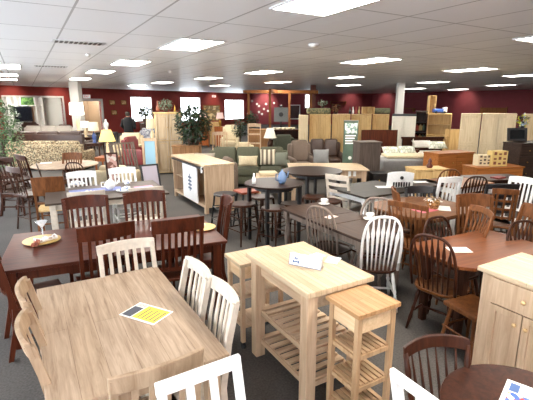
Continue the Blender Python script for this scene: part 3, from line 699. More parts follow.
# ------------------------------------------------------------------ bottom right round table
round_table('round_table','dark brown round table cut by the bottom right corner',(1.79,.78,0),.36,.36,.76,MAHO,MAHO)
wcr=lambda:windsor('windsor_chair',MAHO,MAHO,h=.92,w=.38,ns=6,style='crest')
place('mcrest',wcr,'dark mahogany spindle-back chair behind the bottom right round table',(1.72,1.23),162)
t=thing('magazine','glossy brochure with red and blue print on the bottom right round table','magazine',(*(1.872, 0.857),.761),20); MB().box(-.1,.1,-.07,.07,0,.003).build('page',PAPER,t); MB().box(-.08,.0,-.05,.05,.003,.0036).build('picture',patterned('broch',[(200,60,60),(70,100,170),(230,230,230),(230,200,120)],35),t); MB().box(.01,.08,.01,.05,.003,.0036).build('print',BLUEI,t)
# ------------------------------------------------------------------ brown table with windsors
rect_table('dining_table','reddish brown dining table with clipped corners and a price card',(3.66,2.24),1.2,.72,.76,BROWNT,WALN,rot=-4,clip=.09,legw=.07,inset=.12)
wm=lambda:windsor('windsor_chair',MAHO,OAK,h=1.0,w=.48,ns=7,arrow=True,legmat=MAHO)
place('warrow',wm,'dark arrow-back windsor chair at the left of the brown table',(2.931, 2.223),-78)
wd=lambda:windsor('windsor_chair',WALN,WALN,h=.95,w=.46,ns=7,arrow=True)
place('wdark',wd,'dark windsor chair on the far side of the brown table, left one',(3.644, 2.737),176)
place('wdark',wd,'dark windsor chair on the far side of the brown table, at the right edge',(4.272, 2.197),165)
cached('ostool',lambda:stool('stool',OAK,OAK,h=.45,r=.17,round_=False),'low square oak stool tucked under the brown table near the cabinet',(3.105, 1.881),-8)
o=MB().box(-.1,.1,-.07,.07,0,.003).build('price_card',PAPER); o.location=(*(3.408, 2.275),.761); o.rotation_euler=(0,0,R(-30)); tag(o,'white price card with printed lines lying on the brown table','card')
# ------------------------------------------------------------------ espresso farmhouse table
rect_table('dining_table','espresso topped farmhouse table with turned taupe legs and teacups',(3.17,3.74),.72,1.56,.76,ESPR,TAUPE,turned_=True,legw=.085,seams=[-.2,.12],inset=.04)
wg=lambda:windsor('windsor_chair',TAUPE,WALN,h=1.0,w=.46,ns=7)
ww=lambda:windsor('windsor_chair',WHITE,WALN,h=1.05,w=.44,ns=7,arrow=True,legmat=WHITE)
place('wtaupe',wg,'taupe bow-back windsor chair at the left of the espresso table',(2.717, 3.544),-72)
place('wwhite',ww,'white bow-back windsor chair with dark seat at the near end of the espresso table',(2.902, 2.744),-35)
place('wtaupe',wg,'taupe bow-back windsor chair at the right of the espresso table',(3.624, 3.544),120)
def cup(lb,loc):
    t=thing('teacup',lb,'cup',loc); MB().lathe([(.04,0),(.075,.012),(.077,.015),(.04,.005),(.001,.005)],seg=24).build('saucer',CHINA,t,smooth=True)
    MB().lathe([(.022,.008),(.03,.015),(.042,.05),(.045,.078),(.042,.078),(.038,.05),(.02,.016),(.001,.014)],seg=24).build('cup_body',CHINA,t,smooth=True)
    MB().tube([(.04,0,.065),(.065,0,.062),(.066,0,.035),(.038,0,.03)],.005,8).build('handle',CHINA,t,smooth=True)
cup('white teacup and saucer on the far left of the espresso table',(*(3.426, 4.358),.76)); cup('white teacup and saucer on the near right of the espresso table',(*(3.434, 3.481),.76))
o=MB().box(-.08,.08,-.05,.05,0,.003).build('price_card',plain('pink_card',(222,196,186),.7)); o.location=(*(3.099, 3.798),.761); o.rotation_euler=(0,0,R(10)); tag(o,'small pinkish price card lying on the espresso table','card')
# ------------------------------------------------------------------ oak table set
rect_table('dining_table','oak dining table with clipped corners and a wicker centrepiece',(4.5,3.62),1.2,1.05,.76,OAKX,OAK,clip=.25,inset=.14)
cog=lambda:slat_chair('dining_chair',OAK,OAK,h=1.0,w=.45,ns=6,railh=.15,bow=.04)
woak=lambda:windsor('windsor_chair',OAK,OAK,h=1.02,w=.48,ns=7,style='crest',arrow=True)
place('oakslat',cog,'oak slat-back chair behind the right taupe windsor, farther of two',(4.173, 3.786),-130)
place('oakcrest',woak,'oak arrow-back chair on the left of the oak table',(3.644, 3.133),-72)
place('oakcrest',woak,'oak arrow-back chair on the right of the oak table, near the middle',(4.138, 2.529),60)
place('oakslat',cog,'oak slat-back chair on the far side of the oak table',(4.738, 3.031),150)
t=thing('centrepiece','wicker basket of dried flowers in the middle of the oak table','basket',(*(4.527, 3.459),.76)); MB().lathe([(.06,0),(.085,.07),(.08,.11),(.07,.11),(.07,.02),(.001,.02)],seg=16).build('basket',patterned('wicker',[(150,110,60),(110,75,40),(180,140,90)],60),t); leaf_cloud('flowers',patterned('dried',[(230,225,215),(90,80,60),(190,160,110)],20),t,(0,0,.12),(.10,.10,.05),50,.045,3)
o=MB().box(-.15,.15,-.1,.1,0,.003).build('placemat',plain('pink_mat',(206,110,125),.7)); o.location=(*(4.371, 3.456),.761); tag(o,'pink placemat on the left of the oak table','placemat')
o=MB().box(-.13,.13,-.09,.09,0,.003).build('leaflet',PAPER); o.location=(*(4.647, 3.396),.761); o.rotation_euler=(0,0,R(40)); tag(o,'white leaflet beside the wicker basket on the oak table','leaflet')
# ------------------------------------------------------------------ far right chairs and tables
cw8=lambda:slat_chair('dining_chair',WHITE,WHITE,h=1.05,w=.37,ns=4,railh=.08)
place('cw8',cw8,'white slat chair beyond the oak table, left of the white-edged table',(5.361, 3.836),-20)
place('cw8',cw8,'white slat chair leaning back at the far right edge',(6.196, 3.257),95)
rect_table('dining_table','oak topped table with white apron beyond the oak set',((6.025, 4.162)[0]+.5,(6.025, 4.162)[1]+.4,0),1.0,.8,.76,OAKX,WHITE,rot=-2,inset=.005)
blk=lambda:slat_chair('dining_chair',BLACK,BLACK,h=1.02,w=.46,style='ladder',railh=.07)
place('cblack',blk,'black ladder-back chair in front of the white chair at far right',(5.645, 3.221),-30)
place('coaklat',lambda:slat_chair('dining_chair',OAK,OAK,h=1.0,w=.31,style='lattice',railh=.07),'oak lattice-back chair before the black ladder-back chair',(5.439, 3.055),-55)
place('oakslat',cog,'oak slat-back chair cut by the right edge',(4.751, 2.318),60)
place('woak2',lambda:windsor('windsor_chair',OAK,OAK,h=1.0,w=.46,ns=7),'oak bow-back windsor chair behind the white slat chair',(6.324, 4.541),-30)
rect_table('dining_table','dark mahogany table beyond the oak set, under the orange desk',(*(7.544, 4.491),0),1.1,.6,.76,WALNX,WALN,rot=-20)
place('wdark',wd,'dark windsor chair between the orange dresser and the round white table',(6.339, 4.042),-30)
o=MB().box(-.12,.12,-.08,.08,0,.02).build('book',plain('red_book',(110,30,30),.5)); o.location=(*(7.504, 4.389),.762); tag(o,'dark red book on the far mahogany table','book')
# white bistro chair and green-grey table
def bistro():
    t=slat_chair('bistro_chair',WHITE,WHITE,h=1.0,w=.42,style='panel',railh=.34,bow=.02,arch=.03)
    m=MB()
    for i in range(7): m.box(-.14+.042*i,-.14+.042*i+.027,-.353-.0,-.35,.78,.86)
    m.build('lettering',BLACK,t); MB().lathe([(.03,0),(.03,.004)],seg=12).build('emblem',BLACK,t)
    for c in t.children:
        if c.name.startswith('emblem'): c.rotation_euler=(R(90),0,0); c.location=(0,-.347,.93)
    return t
place('bistro',bistro,'white chair with black lettering and emblem on its back panel',(5.241, 4.674),-30)
rect_table('dining_table','dark topped table with white legs left of the white lettered chair',(*(4.791, 4.875),0),1.15,.95,.76,ESPRX,WHITE,turned_=True,rot=0,legw=.08)
place('cladder',lambda:slat_chair('dining_chair',GREYW,GREYW,h=1.0,w=.42,style='ladder',railh=.08),'whitewashed ladder-back chair left of the dark topped table with white legs',(4.208, 5.045),-70)
rect_table('dining_table','dark table with papers before the natural chest',(*(5.828, 4.782),0),.8,.6,.76,WALNX,WALN,rot=-10)
for px,py,lb in((420,182,'white paper lying on the dark table before the natural chest'),(384,187,'white paper lying on the dark topped table with white legs')):
    o=MB().box(-.13,.13,-.08,.08,0,.003).build('leaflet',PAPER); o.location=(*P(px,py,.76),.761); o.rotation_euler=(0,0,R(-25)); tag(o,lb,'leaflet')
place('cdk',lambda:slat_chair('dining_chair',BLACK,plain('olive_seat',(92,88,70),.8),h=.9,w=.45),'black chair with olive seat between the lettered chair and the oak table',(4.974, 4.057),150)
# ------------------------------------------------------------------ pub tables and stools
round_table('pub_table','dark round pub table, the lower left of two',(3.18,5.28,0),.45,.45,.94,WALNX,BLACK,base='legs')
round_table('pub_table','dark oval pub table, the higher right of two',(4.34,5.9,0),.54,.54,.95,WALNX,BLACK,base='legs')
sk=lambda:stool('bar_stool',WALN,WALN,h=.62,r=.19)
cached('bstool',sk,'dark round bar stool left of the pub tables, nearest',(2.762, 5.505),10)
for (px,py,lb) in((274,207,'dark round bar stool under the lower pub table, front'),(262,196,'dark round bar stool under the lower pub table, back left'),(293,203,'dark round bar stool between the two pub tables'),(314,196,'dark round bar stool under the higher pub table'),(330,200,'dark round bar stool right of the higher pub table, by the espresso table')):
    cached('bstool',sk,lb,P(px,py,.62),20,'dark bar stools')
cached('rstool',lambda:stool('bar_stool',BLACK,plain('rust_leather',(134,58,34),.4),h=.66,r=.17,round_=False),'black stool with rust leather seat beside the lower pub table',(3.164, 6.184),0)
cached('kst',lambda:stool('bar_stool',BLACK,BLACK,h=.66,r=.19),'black round bar stool between the rust-seated stool and the right cherry chair',(2.749, 6.141),0)
pot('pitcher','blue glazed pitcher standing between the pub tables','pitcher',(*(3.228, 5.128),.931),.07,.2,plain('blue_glaze',(96,118,150),.25))
o=MB().lathe([(.03,0),(.032,.08),(.012,.12),(.013,.16),(.001,.162)],seg=12).build('bottle',CHINA,smooth=True); o.location=(*(2.877, 5.359),.931); tag(o,'small white bottle at the left edge of the lower pub table','bottle')
# light plank table / console behind pubs
rect_table('side_table','light maple plank table behind the higher pub table',(*(5.918, 7.495, 0.611)[:2],0),1.75,1.1,.70,BUTCHX,W_NAT,apron=.17,legw=.1,rot=TURN)
for x_ in(.45,.56):
    o=MB().box(x_-.03,x_+.03,-.503,-.501,.55,.66).build('tag',PAPER,[q for q in COL.objects if q.name=='side_table'][0])
rect_table('coffee_table','light wood coffee table with cream cloth between sofa and pub table',(*(4.729, 7.985),0),.7,.9,.5,BUTCH,W_NAT,rot=-30)
o=MB().box(-.2,.2,-.15,.15,0,.08).build('storage_box',plain('cream_box',(216,200,168),.8),bev=.02); o.location=(*(4.738, 8.137),.501); o.rotation_euler=(0,0,R(-20)); tag(o,'cream box on the light coffee table in front of the green sofa','box')
# ------------------------------------------------------------------ console with white door
def console():
    t=thing('sideboard','natural wood sideboard with white sliding door and black printed emblem','sideboard',(3.17,8.3)); a,b=.31,.98; h=.97
    MB().box(-a-.02,a+.01,-b-.02,b+.02,h-.04,h).build('top',BUTCH,t,bev=.005)
    m=MB(); m.box(-a,a,-b,-b+.03,.12,h-.04).box(-a,a,b-.03,b,.12,h-.04).box(a-.02,a,-b+.03,b-.03,.12,h-.04).box(-a,a-.02,-b+.03,b-.03,.12,.17).box(-a+.03,a-.02,-.01,.01,.17,h-.04).box(-a+.05,a-.02,.01,b-.03,.5,.52)
    for sx in(-1,1):
        for sy in(-1,1): x,y=sx*(a-.035),sy*(b-.035); m.box(x-.035,x+.035,y-.035,y+.035,0,.12)
    m.build('body',W_NAT,t)
    d=MB().box(-a-.03,-a-.005,-.62,.22,.15,h-.09).build('sliding_door',WHITE,t)
    m=MB()
    for i in range(4): m.box(-a-.033,-a-.03,-.32,-.12,.38+.075*i,.42+.075*i)
    m.box(-a-.033,-a-.03,-.24,-.2,.34,.7); m.build('emblem',plain('emblem_ink',(90,105,125),.6),d)
    MB().box(-a-.04,-a-.02,-b+.02,b-.02,h-.09,h-.06).build('rail',BLACK,t); MB().box(-a-.045,-a-.021,-b+.04,-b+.08,h-.16,h-.041).build('price_tag',PAPER,t)
console()
cabinet('pantry_cabinet','tall pale wooden pantry cabinet with cream doors behind the sideboard','cabinet',(3.807, 12.582, 0.71),TURN+12,.80,.6,1.86,PINE,front=wood('tan_wood',(186,166,138),(160,138,108),'Z'),gap=.011,rows=((.45,'door',2),(.55,'door',2)),legh=.05,topov=.03)
t=thing('room_divider','natural wood frame with sky blue panel left of the tall pantry cabinet','screen',(*(3.117, 12.288, 0.775)[:2],0),TURN); MB().box(-.22,-.16,-.03,.03,0,1.12).box(.16,.22,-.03,.03,0,1.12).box(-.16,.16,-.03,.03,1.04,1.12).box(-.16,.16,-.02,.02,.2,.28).build('frame',W_NAT,t)
MB().box(-.15,.15,-.012,.012,.281,1.039).build('panel',plain('sky_panel',(150,190,210),.5),t)
cabinet('nightstand','brown wooden stand between pantry cabinet and sideboard','cabinet',(3.867, 11.162, 0.273),TURN,.75,.4,.98,wood('mid_brown',(150,110,74),(112,78,48),'Z'),rows=((.3,'drawer',1),(.7,'open',1)))
# ------------------------------------------------------------------ plants
LEAFD=patterned('ficus_leaf',[(30,48,26),(46,66,36),(24,38,24)],6,.45,'noise'); LEAFB=patterned('bright_leaf',[(70,100,60),(110,140,90),(46,74,42)],6,.45,'noise'); LEAFG=patterned('grey_leaf',[(120,135,110),(150,160,140),(80,95,70)],6,.5,'noise')
def tree(label,loc,z0,h,rad,n,leafm,size=.09,potm=None,seed=1,cat='plant'):
    t=thing('potted_plant',label,cat,(loc[0],loc[1],z0)); r=rad[0]*.38
    MB().lathe([(r*.7,0),(r,r*1.3),(r*1.05,r*1.4),(r*.9,r*1.4),(r*.85,r*1.2),(.001,r*1.2)],seg=18).build('pot',potm or plain('pot_brown',(70,48,36),.5),t)
    m=MB(); top=h-rad[2]
    for k in range(3):
        a=k*2.1; m.tube([(.03*math.cos(a),.03*math.sin(a),r*1.1),(.02*math.cos(a+1),.02*math.sin(a+1),top*.7),(rad[0]*.4*math.cos(a),rad[1]*.4*math.sin(a),top+rad[2]*.3)],[.02,.018,.01],6)
    m.build('trunk',plain('bark',(80,62,46),.8),t); leaf_cloud('foliage',leafm,t,(0,0,h-rad[2]),rad,n,size,seed); return t
tree('large dark green potted ficus in front of the second window',(4.099, 11.259, 1.384),0.9,1.22,(.50,.50,.58),1500,LEAFD,.10,seed=2)
tree('green ficus tree cut by the left edge',(-0.57, 13.031, 1.562),0,2.32,(.50,.5,.95),1300,LEAFB,.09,seed=3)
tree('bushy green plant in a pot before the first window',(4.508, 18.182, 1.851),1.3,.75,(.36,.36,.25),500,LEAFD,.09,seed=4)
tree('grey-green arrangement on top of the pantry cabinet',(3.755, 12.612, 1.863),1.885,.36,(.22,.2,.16),250,LEAFG,.06,seed=5)
o=MB().lathe([(.04,0),(.04,.02),(.02,.04),(.03,.1),(.001,.2)],seg=10).build('figurine',plain('amber',(200,150,60),.3),smooth=True); q=(3.992, 12.475, 1.863); o.location=(q[0],q[1],1.881); tag(o,'small amber figurine on the right corner of the pantry cabinet','figurine')
o=MB().lathe([(.05,0),(.06,.08),(.02,.2),(.025,.3),(.001,.31)],seg=10).build('vase',plain('terracotta',(150,84,60),.5),smooth=True); q=(3.572, 12.833, 1.861); o.location=(q[0],q[1],1.881); tag(o,'slim terracotta vase on the left corner of the pantry cabinet','vase')
def g0(q,z=0): return (q[0],q[1],z)
# ------------------------------------------------------------------ left showroom: seating and lamps
PATT=patterned('floral',[(132,112,84),(96,76,54),(156,140,112),(82,78,60),(166,148,116)],36)
BRL=plain('brown_leather',(64,44,34),.4,var=.1,scale=6); WSOF=plain('white_linen',(206,200,190),.9,var=.03); CRM=plain('cream_fabric',(200,184,152),.9,var=.05)
GRNS=plain('sage_fabric',(88,88,70),.95,var=.06,scale=50); GRYF=plain('grey_fabric',(128,126,124),.95,var=.05,scale=50); REDL=plain('red_leather',(112,30,30),.45,var=.08,scale=6)
TAUP=plain('taupe_fabric',(112,96,84),.95,var=.06,scale=50); DGRN=plain('dark_green_fabric',(64,66,52),.95,var=.06)
AW=150
sofa('sofa','floral patterned three-cushion sofa seen from behind at left','sofa',g0((0.62, 15.346, 0.623)),AW,2.62,PATT,3,h=.93)
sofa('sofa','long brown leather sofa between the floral and the white sofas','sofa',g0((0.934, 19.321, 0.646)),AW,3.0,BRL,3,h=1.0)
sofa('sofa','white linen three-cushion sofa farthest back at left','sofa',g0((0.895, 23.963, 0.813)),TURN,2.7,WSOF,3,h=1.0)
sofa('recliner','dark brown leather recliner in front of the television wall','armchair',g0((0.065, 26.059, 1.154)),TURN,1.0,BRL,1,h=1.12)
sofa('armchair','dark green upholstered armchair right of the white sofa','armchair',g0((1.746, 25.319, 0.985)),TURN,.95,TAUP,1,h=.98)
def stand(name,label,loc,w,d,h,mat,rot=TURN,cat='table'):
    t=thing(name,label,cat,loc,rot); MB().box(-w/2,w/2,-d/2,d/2,h-.03,h).build('tabletop',mat,t,bev=.004)
    for sx in(-1,1):
        for sy in(-1,1): MB().box(sx*(w/2-.03)-.02,sx*(w/2-.03)+.02,sy*(d/2-.03)-.02,sy*(d/2-.03)+.02,0,h-.0305).build('leg',mat,t)
    MB().box(-w/2+.04,w/2-.04,-d/2+.04,d/2-.04,.16,.18).build('shelf',mat,t); MB().box(-w/2+.03,w/2-.03,-d/2+.03,d/2-.03,h-.11,h-.0305).build('apron',mat,t); return t
def g0_(q,z=0): return (q[0],q[1],z)
LSH=plain('lamp_shade_white',(228,218,200),.8,emit=.12); LSY=plain('lamp_shade_yellow',(226,190,110),.8,emit=.55); BULB=plain('bulb_glow',(255,230,180),.5,emit=6)
q=(1.991, 12.591, 0.808); stand('end_table','small wooden end table under the yellow-shaded lamp',g0(q),.62,.55,.62,ORANGEZ)
table_lamp('table_lamp','lit table lamp with yellow shade on the end table beside the floral sofa',g0(q,.621),PALE,LSY,.76,.23,.55,BULB,'col')
q=(2.226, 16.959, 0.953); stand('end_table','dark end table with white-shaded blue lamp behind the yellow lamp',g0(q),.55,.5,.66,WALN)
table_lamp('table_lamp','table lamp with broad white shade and blue base left of the yellow lamp',g0(q,.661),plain('blue_ceramic',(60,80,130),.25),plain('lamp_shade_linen',(206,190,164),.8),.78,.2,.85)
q=(2.31, 20.144, 1.191); stand('end_table','wooden end table with cream lamp behind the blue lamp',g0(q),.55,.5,.66,WALN); table_lamp('table_lamp','smaller cream-shaded table lamp behind the blue-based lamp',g0(q,.661),PALE,LSH,.7,.2,.8)
q=(2.107, 20.954, 1.387); stand('end_table','tall dark stand carrying the big glowing lamp by the white column',g0(q),.5,.5,.9,WALN); table_lamp('table_lamp','big glowing white lamp in front of the white column',g0(q,.901),PALE,plain('glow_shade',(255,250,240),.8,emit=3.5),1.25,.31,.9,BULB)
q=(3.324, 20.944, 1.178); stand('end_table','dark chest table with a white urn lamp before the red wall',g0(q),.9,.5,.8,BLACK)
o=MB().lathe([(.05,0),(.09,.02),(.05,.1),(.12,.3),(.11,.42),(.04,.5),(.05,.58),(.001,.6)],seg=14).build('vase',CHINA,smooth=True); o.location=g0(q,.801); tag(o,'tall white urn on the dark chest before the red wall','vase')
# television wall in the annex
mid=(OPEN[0]+OPEN[1])/2
def onback(px): return UA(px,110)[0]+0
t=thing('display_cabinet','white wall unit with open and glass shelves around the television','cabinet',onA((OPEN[0]+OPEN[1])/2,2.8),angA)
ow=(OPEN[1]-OPEN[0]); 
m=MB()
for k in range(9):
    x=-ow/2+ow*k/8; m.box(x-.03,x+.03,-.25,.2,0,2.7)
for z in(.5,2.0,2.66): m.box(-ow/2,ow/2,-.24,.19,z,z+.05)
m.box(-ow/2,ow/2,.19,.2,0,2.7); m.build('body',WHITE,t)
for k,cm in((1,plain('shelf_glass',(110,130,140),.2)),(5,plain('shelf_glass',(110,130,140),.2)),(6,wood('mid_brown',(150,110,74),(112,78,48),'Z'))):
    x=-ow/2+ow*k/8; MB().box(x+.05,x+ow/8-.05,.12,.16,.56,1.95).build('cabinet_back',cm,t)
x0,x1=-ow/2+ow*3.3/8,-ow/2+ow*5.9/8
t=thing('television','large black television on the white wall unit at left','television',onA((OPEN[0]+OPEN[1])/2,2.2),angA); MB().box(x0,x1,-.03,.03,.95,1.93).build('housing',BLACK,t,bev=.01); MB().box(x0+.04,x1-.04,-.034,-.03,1.0,1.89).build('screen',plain('screen',(20,24,32),.12),t); MB().box((x0+x1)/2-.3,(x0+x1)/2+.3,-.15,.15,.551,.58).build('base',BLACK,t); MB().box((x0+x1)/2-.06,(x0+x1)/2+.06,0,.03,.58,.95).build('neck',BLACK,t)
stand('tv_stand','white low stand under the television',onA((OPEN[0]+OPEN[1])/2+(x0+x1)/2,2.2),1.4,.4,.55,WHITE,angA)
def picture(label,loc,rot,w,h,img,frame,cat='picture',name='framed_picture'):
    t=thing(name,label,cat,loc,rot); f=.05; MB().box(-w/2,w/2,-.03,0,-h/2,-h/2+f).box(-w/2,w/2,-.03,0,h/2-f,h/2).box(-w/2,-w/2+f,-.03,0,-h/2+f,h/2-f).box(w/2-f,w/2,-.03,0,-h/2+f,h/2-f).build('frame',frame,t); MB().box(-w/2+f,w/2-f,-.015,-.005,-h/2+f,h/2-f).build('picture',img,t); return t
picture('green leafy picture above the television',onA((OPEN[0]+OPEN[1])/2+.75,2.5,2.28),angA,.95,.6,patterned('leafprint',[(60,110,50),(110,150,80),(40,80,40)],5,.6,'noise'),WHITE)
def wp(px,py):
    s,z=UA(px,py); return onA(s,-.005,z)
GOLDP=patterned('gold_print',[(210,160,90),(180,110,60),(230,200,140)],8,.5,'noise')
for px,py,lb in((112,102.5,'small gold-framed picture on the red wall, upper left of three'),(123.5,102.5,'small gold-framed picture on the red wall, upper right of three'),(114,112.5,'small gold-framed picture on the red wall, lower of three')): picture(lb,wp(px,py),angA,.5,.36,GOLDP,POSTW)
t=thing('exit_sign','small white exit sign over the white doorway','sign',wp(86.5,96.6),angA); MB().box(-.26,.26,-.05,0,-.12,.12).build('case',plain('sign_white',(240,226,222),.5,emit=.4),t)
def text(body,size,mat,parent,loc,rx=90):
    cu=bpy.data.curves.new('lettering','FONT'); cu.body=body; cu.size=size; cu.extrude=.002; cu.align_x='CENTER'; cu.align_y='CENTER'
    o=bpy.data.objects.new('lettering',cu); COL.objects.link(o); me=bpy.data.meshes.new_from_object(o); bpy.data.objects.remove(o)
    o=bpy.data.objects.new('lettering',me); me.materials.append(mat); COL.objects.link(o); o.parent=parent; o.location=loc; o.rotation_euler=(R(rx),0,0); return o
text('EXIT',.2,plain('exit_red',(200,50,50),.5),t,(0,-.052,0))
t=thing('exit_sign','small lit sign high between the second and third windows','sign',wp(213.7,96.3),angA); MB().box(-.25,.25,-.05,0,-.1,.1).build('case',plain('sign_white',(240,226,222),.5,emit=.4),t); text('EXIT',.18,plain('exit_red',(200,50,50),.5),t,(0,-.052,0))
# person
def person():
    t=thing('person','person in a black jacket standing with their back turned before the first window','person',g0((3.981, 19.179, 1.409)),TURN)
    me=bpy.data.meshes.new('body'); bm=bmesh.new(); sk=bm.verts.layers.skin.verify()
    J={'pel':((0,0,.98),.15),'wai':((0,0,1.12),.14),'che':((0,.0,1.35),.17),'nec':((0,0,1.50),.065),'hea':((0,.02,1.60),.085),'top':((0,.02,1.72),.08)}
    for s,n in((-1,'l'),(1,'r')):
        J['hip'+n]=((s*.10,0,.9),.10);J['kne'+n]=((s*.12,.02,.5),.065);J['ank'+n]=((s*.13,-.02,.09),.045);J['toe'+n]=((s*.14,.14,.04),.04)
        J['sho'+n]=((s*.19,0,1.42),.07);J['elb'+n]=((s*.27,-.02,1.14),.055);J['wri'+n]=((s*.22,.16,1.02),.035);J['han'+n]=((s*.18,.24,1.03),.03)
    V={k:bm.verts.new(p) for k,(p,r) in J.items()}
    for k,(p,r) in J.items(): V[k][sk].radius=(r,r*.8 if k in('pel','wai','che') else r)
    V['pel'][sk].use_root=True
    E_=[('pel','wai'),('wai','che'),('che','nec'),('nec','hea'),('hea','top')]
    for n in'lr': E_+=[('pel','hip'+n),('hip'+n,'kne'+n),('kne'+n,'ank'+n),('ank'+n,'toe'+n),('che','sho'+n),('sho'+n,'elb'+n),('elb'+n,'wri'+n),('wri'+n,'han'+n)]
    for a,b in E_: bm.edges.new((V[a],V[b]))
    bm.to_mesh(me); bm.free()
    o=bpy.data.objects.new('body',me); COL.objects.link(o); o.modifiers.new('skin','SKIN').use_smooth_shade=True; q=o.modifiers.new('sub','SUBSURF'); q.levels=q.render_levels=2; me.materials.append(plain('skin',(190,140,112),.6)); o.parent=t
    JK=plain('black_jacket',(22,22,25),.8)
    m=MB()
    def ring(z,a,b,y=0): return [Vector((a*math.cos(2*math.pi*i/20),y+b*math.sin(2*math.pi*i/20),z)) for i in range(20)]
    m.loft([ring(.84,.21,.15),ring(1.0,.205,.15),ring(1.2,.215,.155),ring(1.4,.235,.15),ring(1.5,.17,.115),ring(1.54,.08,.08)])
    for s in(-1,1): m.tube([(s*.2,0,1.45),(s*.285,-.02,1.15),(s*.23,.15,1.03)],[.085,.075,.055],10)
    m.build('jacket',JK,t,smooth=True)
    m=MB()
    for s in(-1,1): m.tube([(s*.1,0,.95),(s*.125,.02,.5),(s*.135,-.02,.06)],[.115,.085,.065],10)
    m.build('trousers',plain('navy',(36,40,54),.8),t,smooth=True)
    m=MB()
    for s in(-1,1): m.tube([(s*.135,-.06,.045),(s*.14,.06,.045),(s*.145,.19,.035)],[.045,.045,.035],8)
    m.build('shoe',BLACK,t,smooth=True)
    m=MB(); m.lathe([(.001,1.56),(.07,1.58),(.098,1.64),(.1,1.7),(.075,1.76),(.001,1.785)],c=(0,-.012,0),seg=16); m.build('hair',plain('grey_hair',(70,62,56),.8),t,smooth=True)
person()
sofa('armchair','red leather armchair right of the yellow lamp','armchair',g0((3.3, 14.492, 0.558)),TURN+70,.85,REDL,1,h=1.0,armh=.62)
sofa('armchair','grey patterned armchair before the first window','armchair',g0((4.259, 17.171, 1.269)),TURN,.85,patterned('grey_pattern',[(150,150,160),(110,112,125),(190,190,192)],22),1,h=1.12)
q=(4.596, 18.362, 1.848); cabinet('plant_stand','tall dark wooden stand beneath the bushy plant','stand',g0(q),TURN,.5,.45,1.299,WALN,rows=((1,'door',1),))
q=(4.201, 16.05, 1.506); stand('end_table','wooden end table with cream lamp beside the grey patterned armchair',g0(q),.45,.45,.7,WALN); table_lamp('table_lamp','cream-shaded lamp left of the pantry cabinet',g0(q,.701),PALE,plain('lamp_shade_cream',(206,190,156),.85),.85,.22,.85)
sofa('loveseat','cream upholstered loveseat behind the red armchair','sofa',g0((3.364, 16.302, 1.253)),TURN,1.0,CRM,1,h=1.0)
sofa('chaise','cream rounded ottoman chair between yellow lamp and grey table','armchair',g0((1.855, 10.707, 0.669)),TURN+180,.95,CRM,1,h=.62,armh=.45)
def leaning(name,label,cat,loc,rot,w,h,panel,frame,lean=14,ns=0):
    t=thing(name,label,cat,loc,rot); t.rotation_euler=(R(-lean),0,R(rot)); f=.04
    MB().box(-w/2,w/2,-.015,.015,0,f).box(-w/2,w/2,-.015,.015,h-f,h).box(-w/2,-w/2+f,-.015,.015,f,h-f).box(w/2-f,w/2,-.015,.015,f,h-f).build('frame',frame,t)
    if ns:
        for i in range(ns): x=-w/2+f+(w-2*f)*(i+.5)/ns; MB().box(x-.02,x+.02,-.01,.01,f,h-f).build('slat',panel,t)
    else: MB().box(-w/2+f,w/2-f,-.008,.008,f,h-f).build('panel',panel,t)
    return t
leaning('headboard','grey slatted headboard leaning near the red armchair','headboard',g0((2.25, 11.287, 0.437)),TURN+50,.75,1.12,GREYZ,GREYZ,12,7)
leaning('easel_sign','black framed easel sign beside the grey table','sign',g0((2.346, 9.153, 0.44)),TURN+35,.42,.80,plain('lilac_panel',(170,160,170),.6),BLACK,16)
leaning('easel_sign','narrow framed sign with pinkish print beside the ottoman chair','sign',g0((1.689, 10.11, 0.54)),TURN+30,.3,1.0,patterned('signprint',[(190,150,140),(120,80,70),(200,190,180)],12),MAHO,14)
# round light table on the left with its chairs
round_table('round_table','light maple round table left of the grey table','',.7,.62,.76,BUTCH,GREYW) if 0 else None
round_table('round_table','light maple oval table in front of the floral sofa',g0((0.696, 10.394, 0.627)),.70,.74,.76,WASH,WALN,rot=TURN)
woak3=lambda:windsor('windsor_chair',WALN,OAK,h=1.0,w=.5,ns=7)
place('wwal',woak3,'dark bow-back windsor chair on the near side of the maple oval table',(0.728, 8.796),-40)
place('oakslat',cog,'oak slat chair on the far side of the maple oval table',(0.865, 10.464),150)
place('cpanel',lambda:slat_chair('dining_chair',OAK,PINE,h=1.0,w=.45,style='panel',railh=.3),'chair with a solid tan back panel before the maple oval table',(0.203, 7.144),-10)
place('wdark',wd,'dark windsor chair left of the maple oval table',(0.104, 9.407),-90)
o=MB().box(-.12,.12,-.09,.09,0,.003).build('price_card',PAPER); o.location=(*(0.323, 10.844),.761); tag(o,'white card on the left of the maple oval table','card')
bsd=lambda:stool('bar_stool',WALN,WALN,h=.62,r=.2,back=.48,round_=False)
cached('bsd',bsd,'dark bar stool with back in the left aisle, nearest',g0((-0.037, 7.989, 0.404)),-60)
cached('bsd',bsd,'dark bar stool with back in the left aisle, farther one',g0((-0.279, 9.629, 0.501)),-40)
place('cdarkl',lambda:slat_chair('dining_chair',MAHO,BRL,h=1.05,w=.55,ns=4),'dark mahogany chair at the left edge below the ficus tree',(-0.477, 9.397),-120)
place('cdarkl',None,'dark mahogany chair beside the floral sofa arm',(-0.164, 10.138),-70)
stand('ottoman_table','dark low table below the bar stools at the left edge',g0((-0.547, 11.401, 0.107)),.7,.6,.5,MAHO)
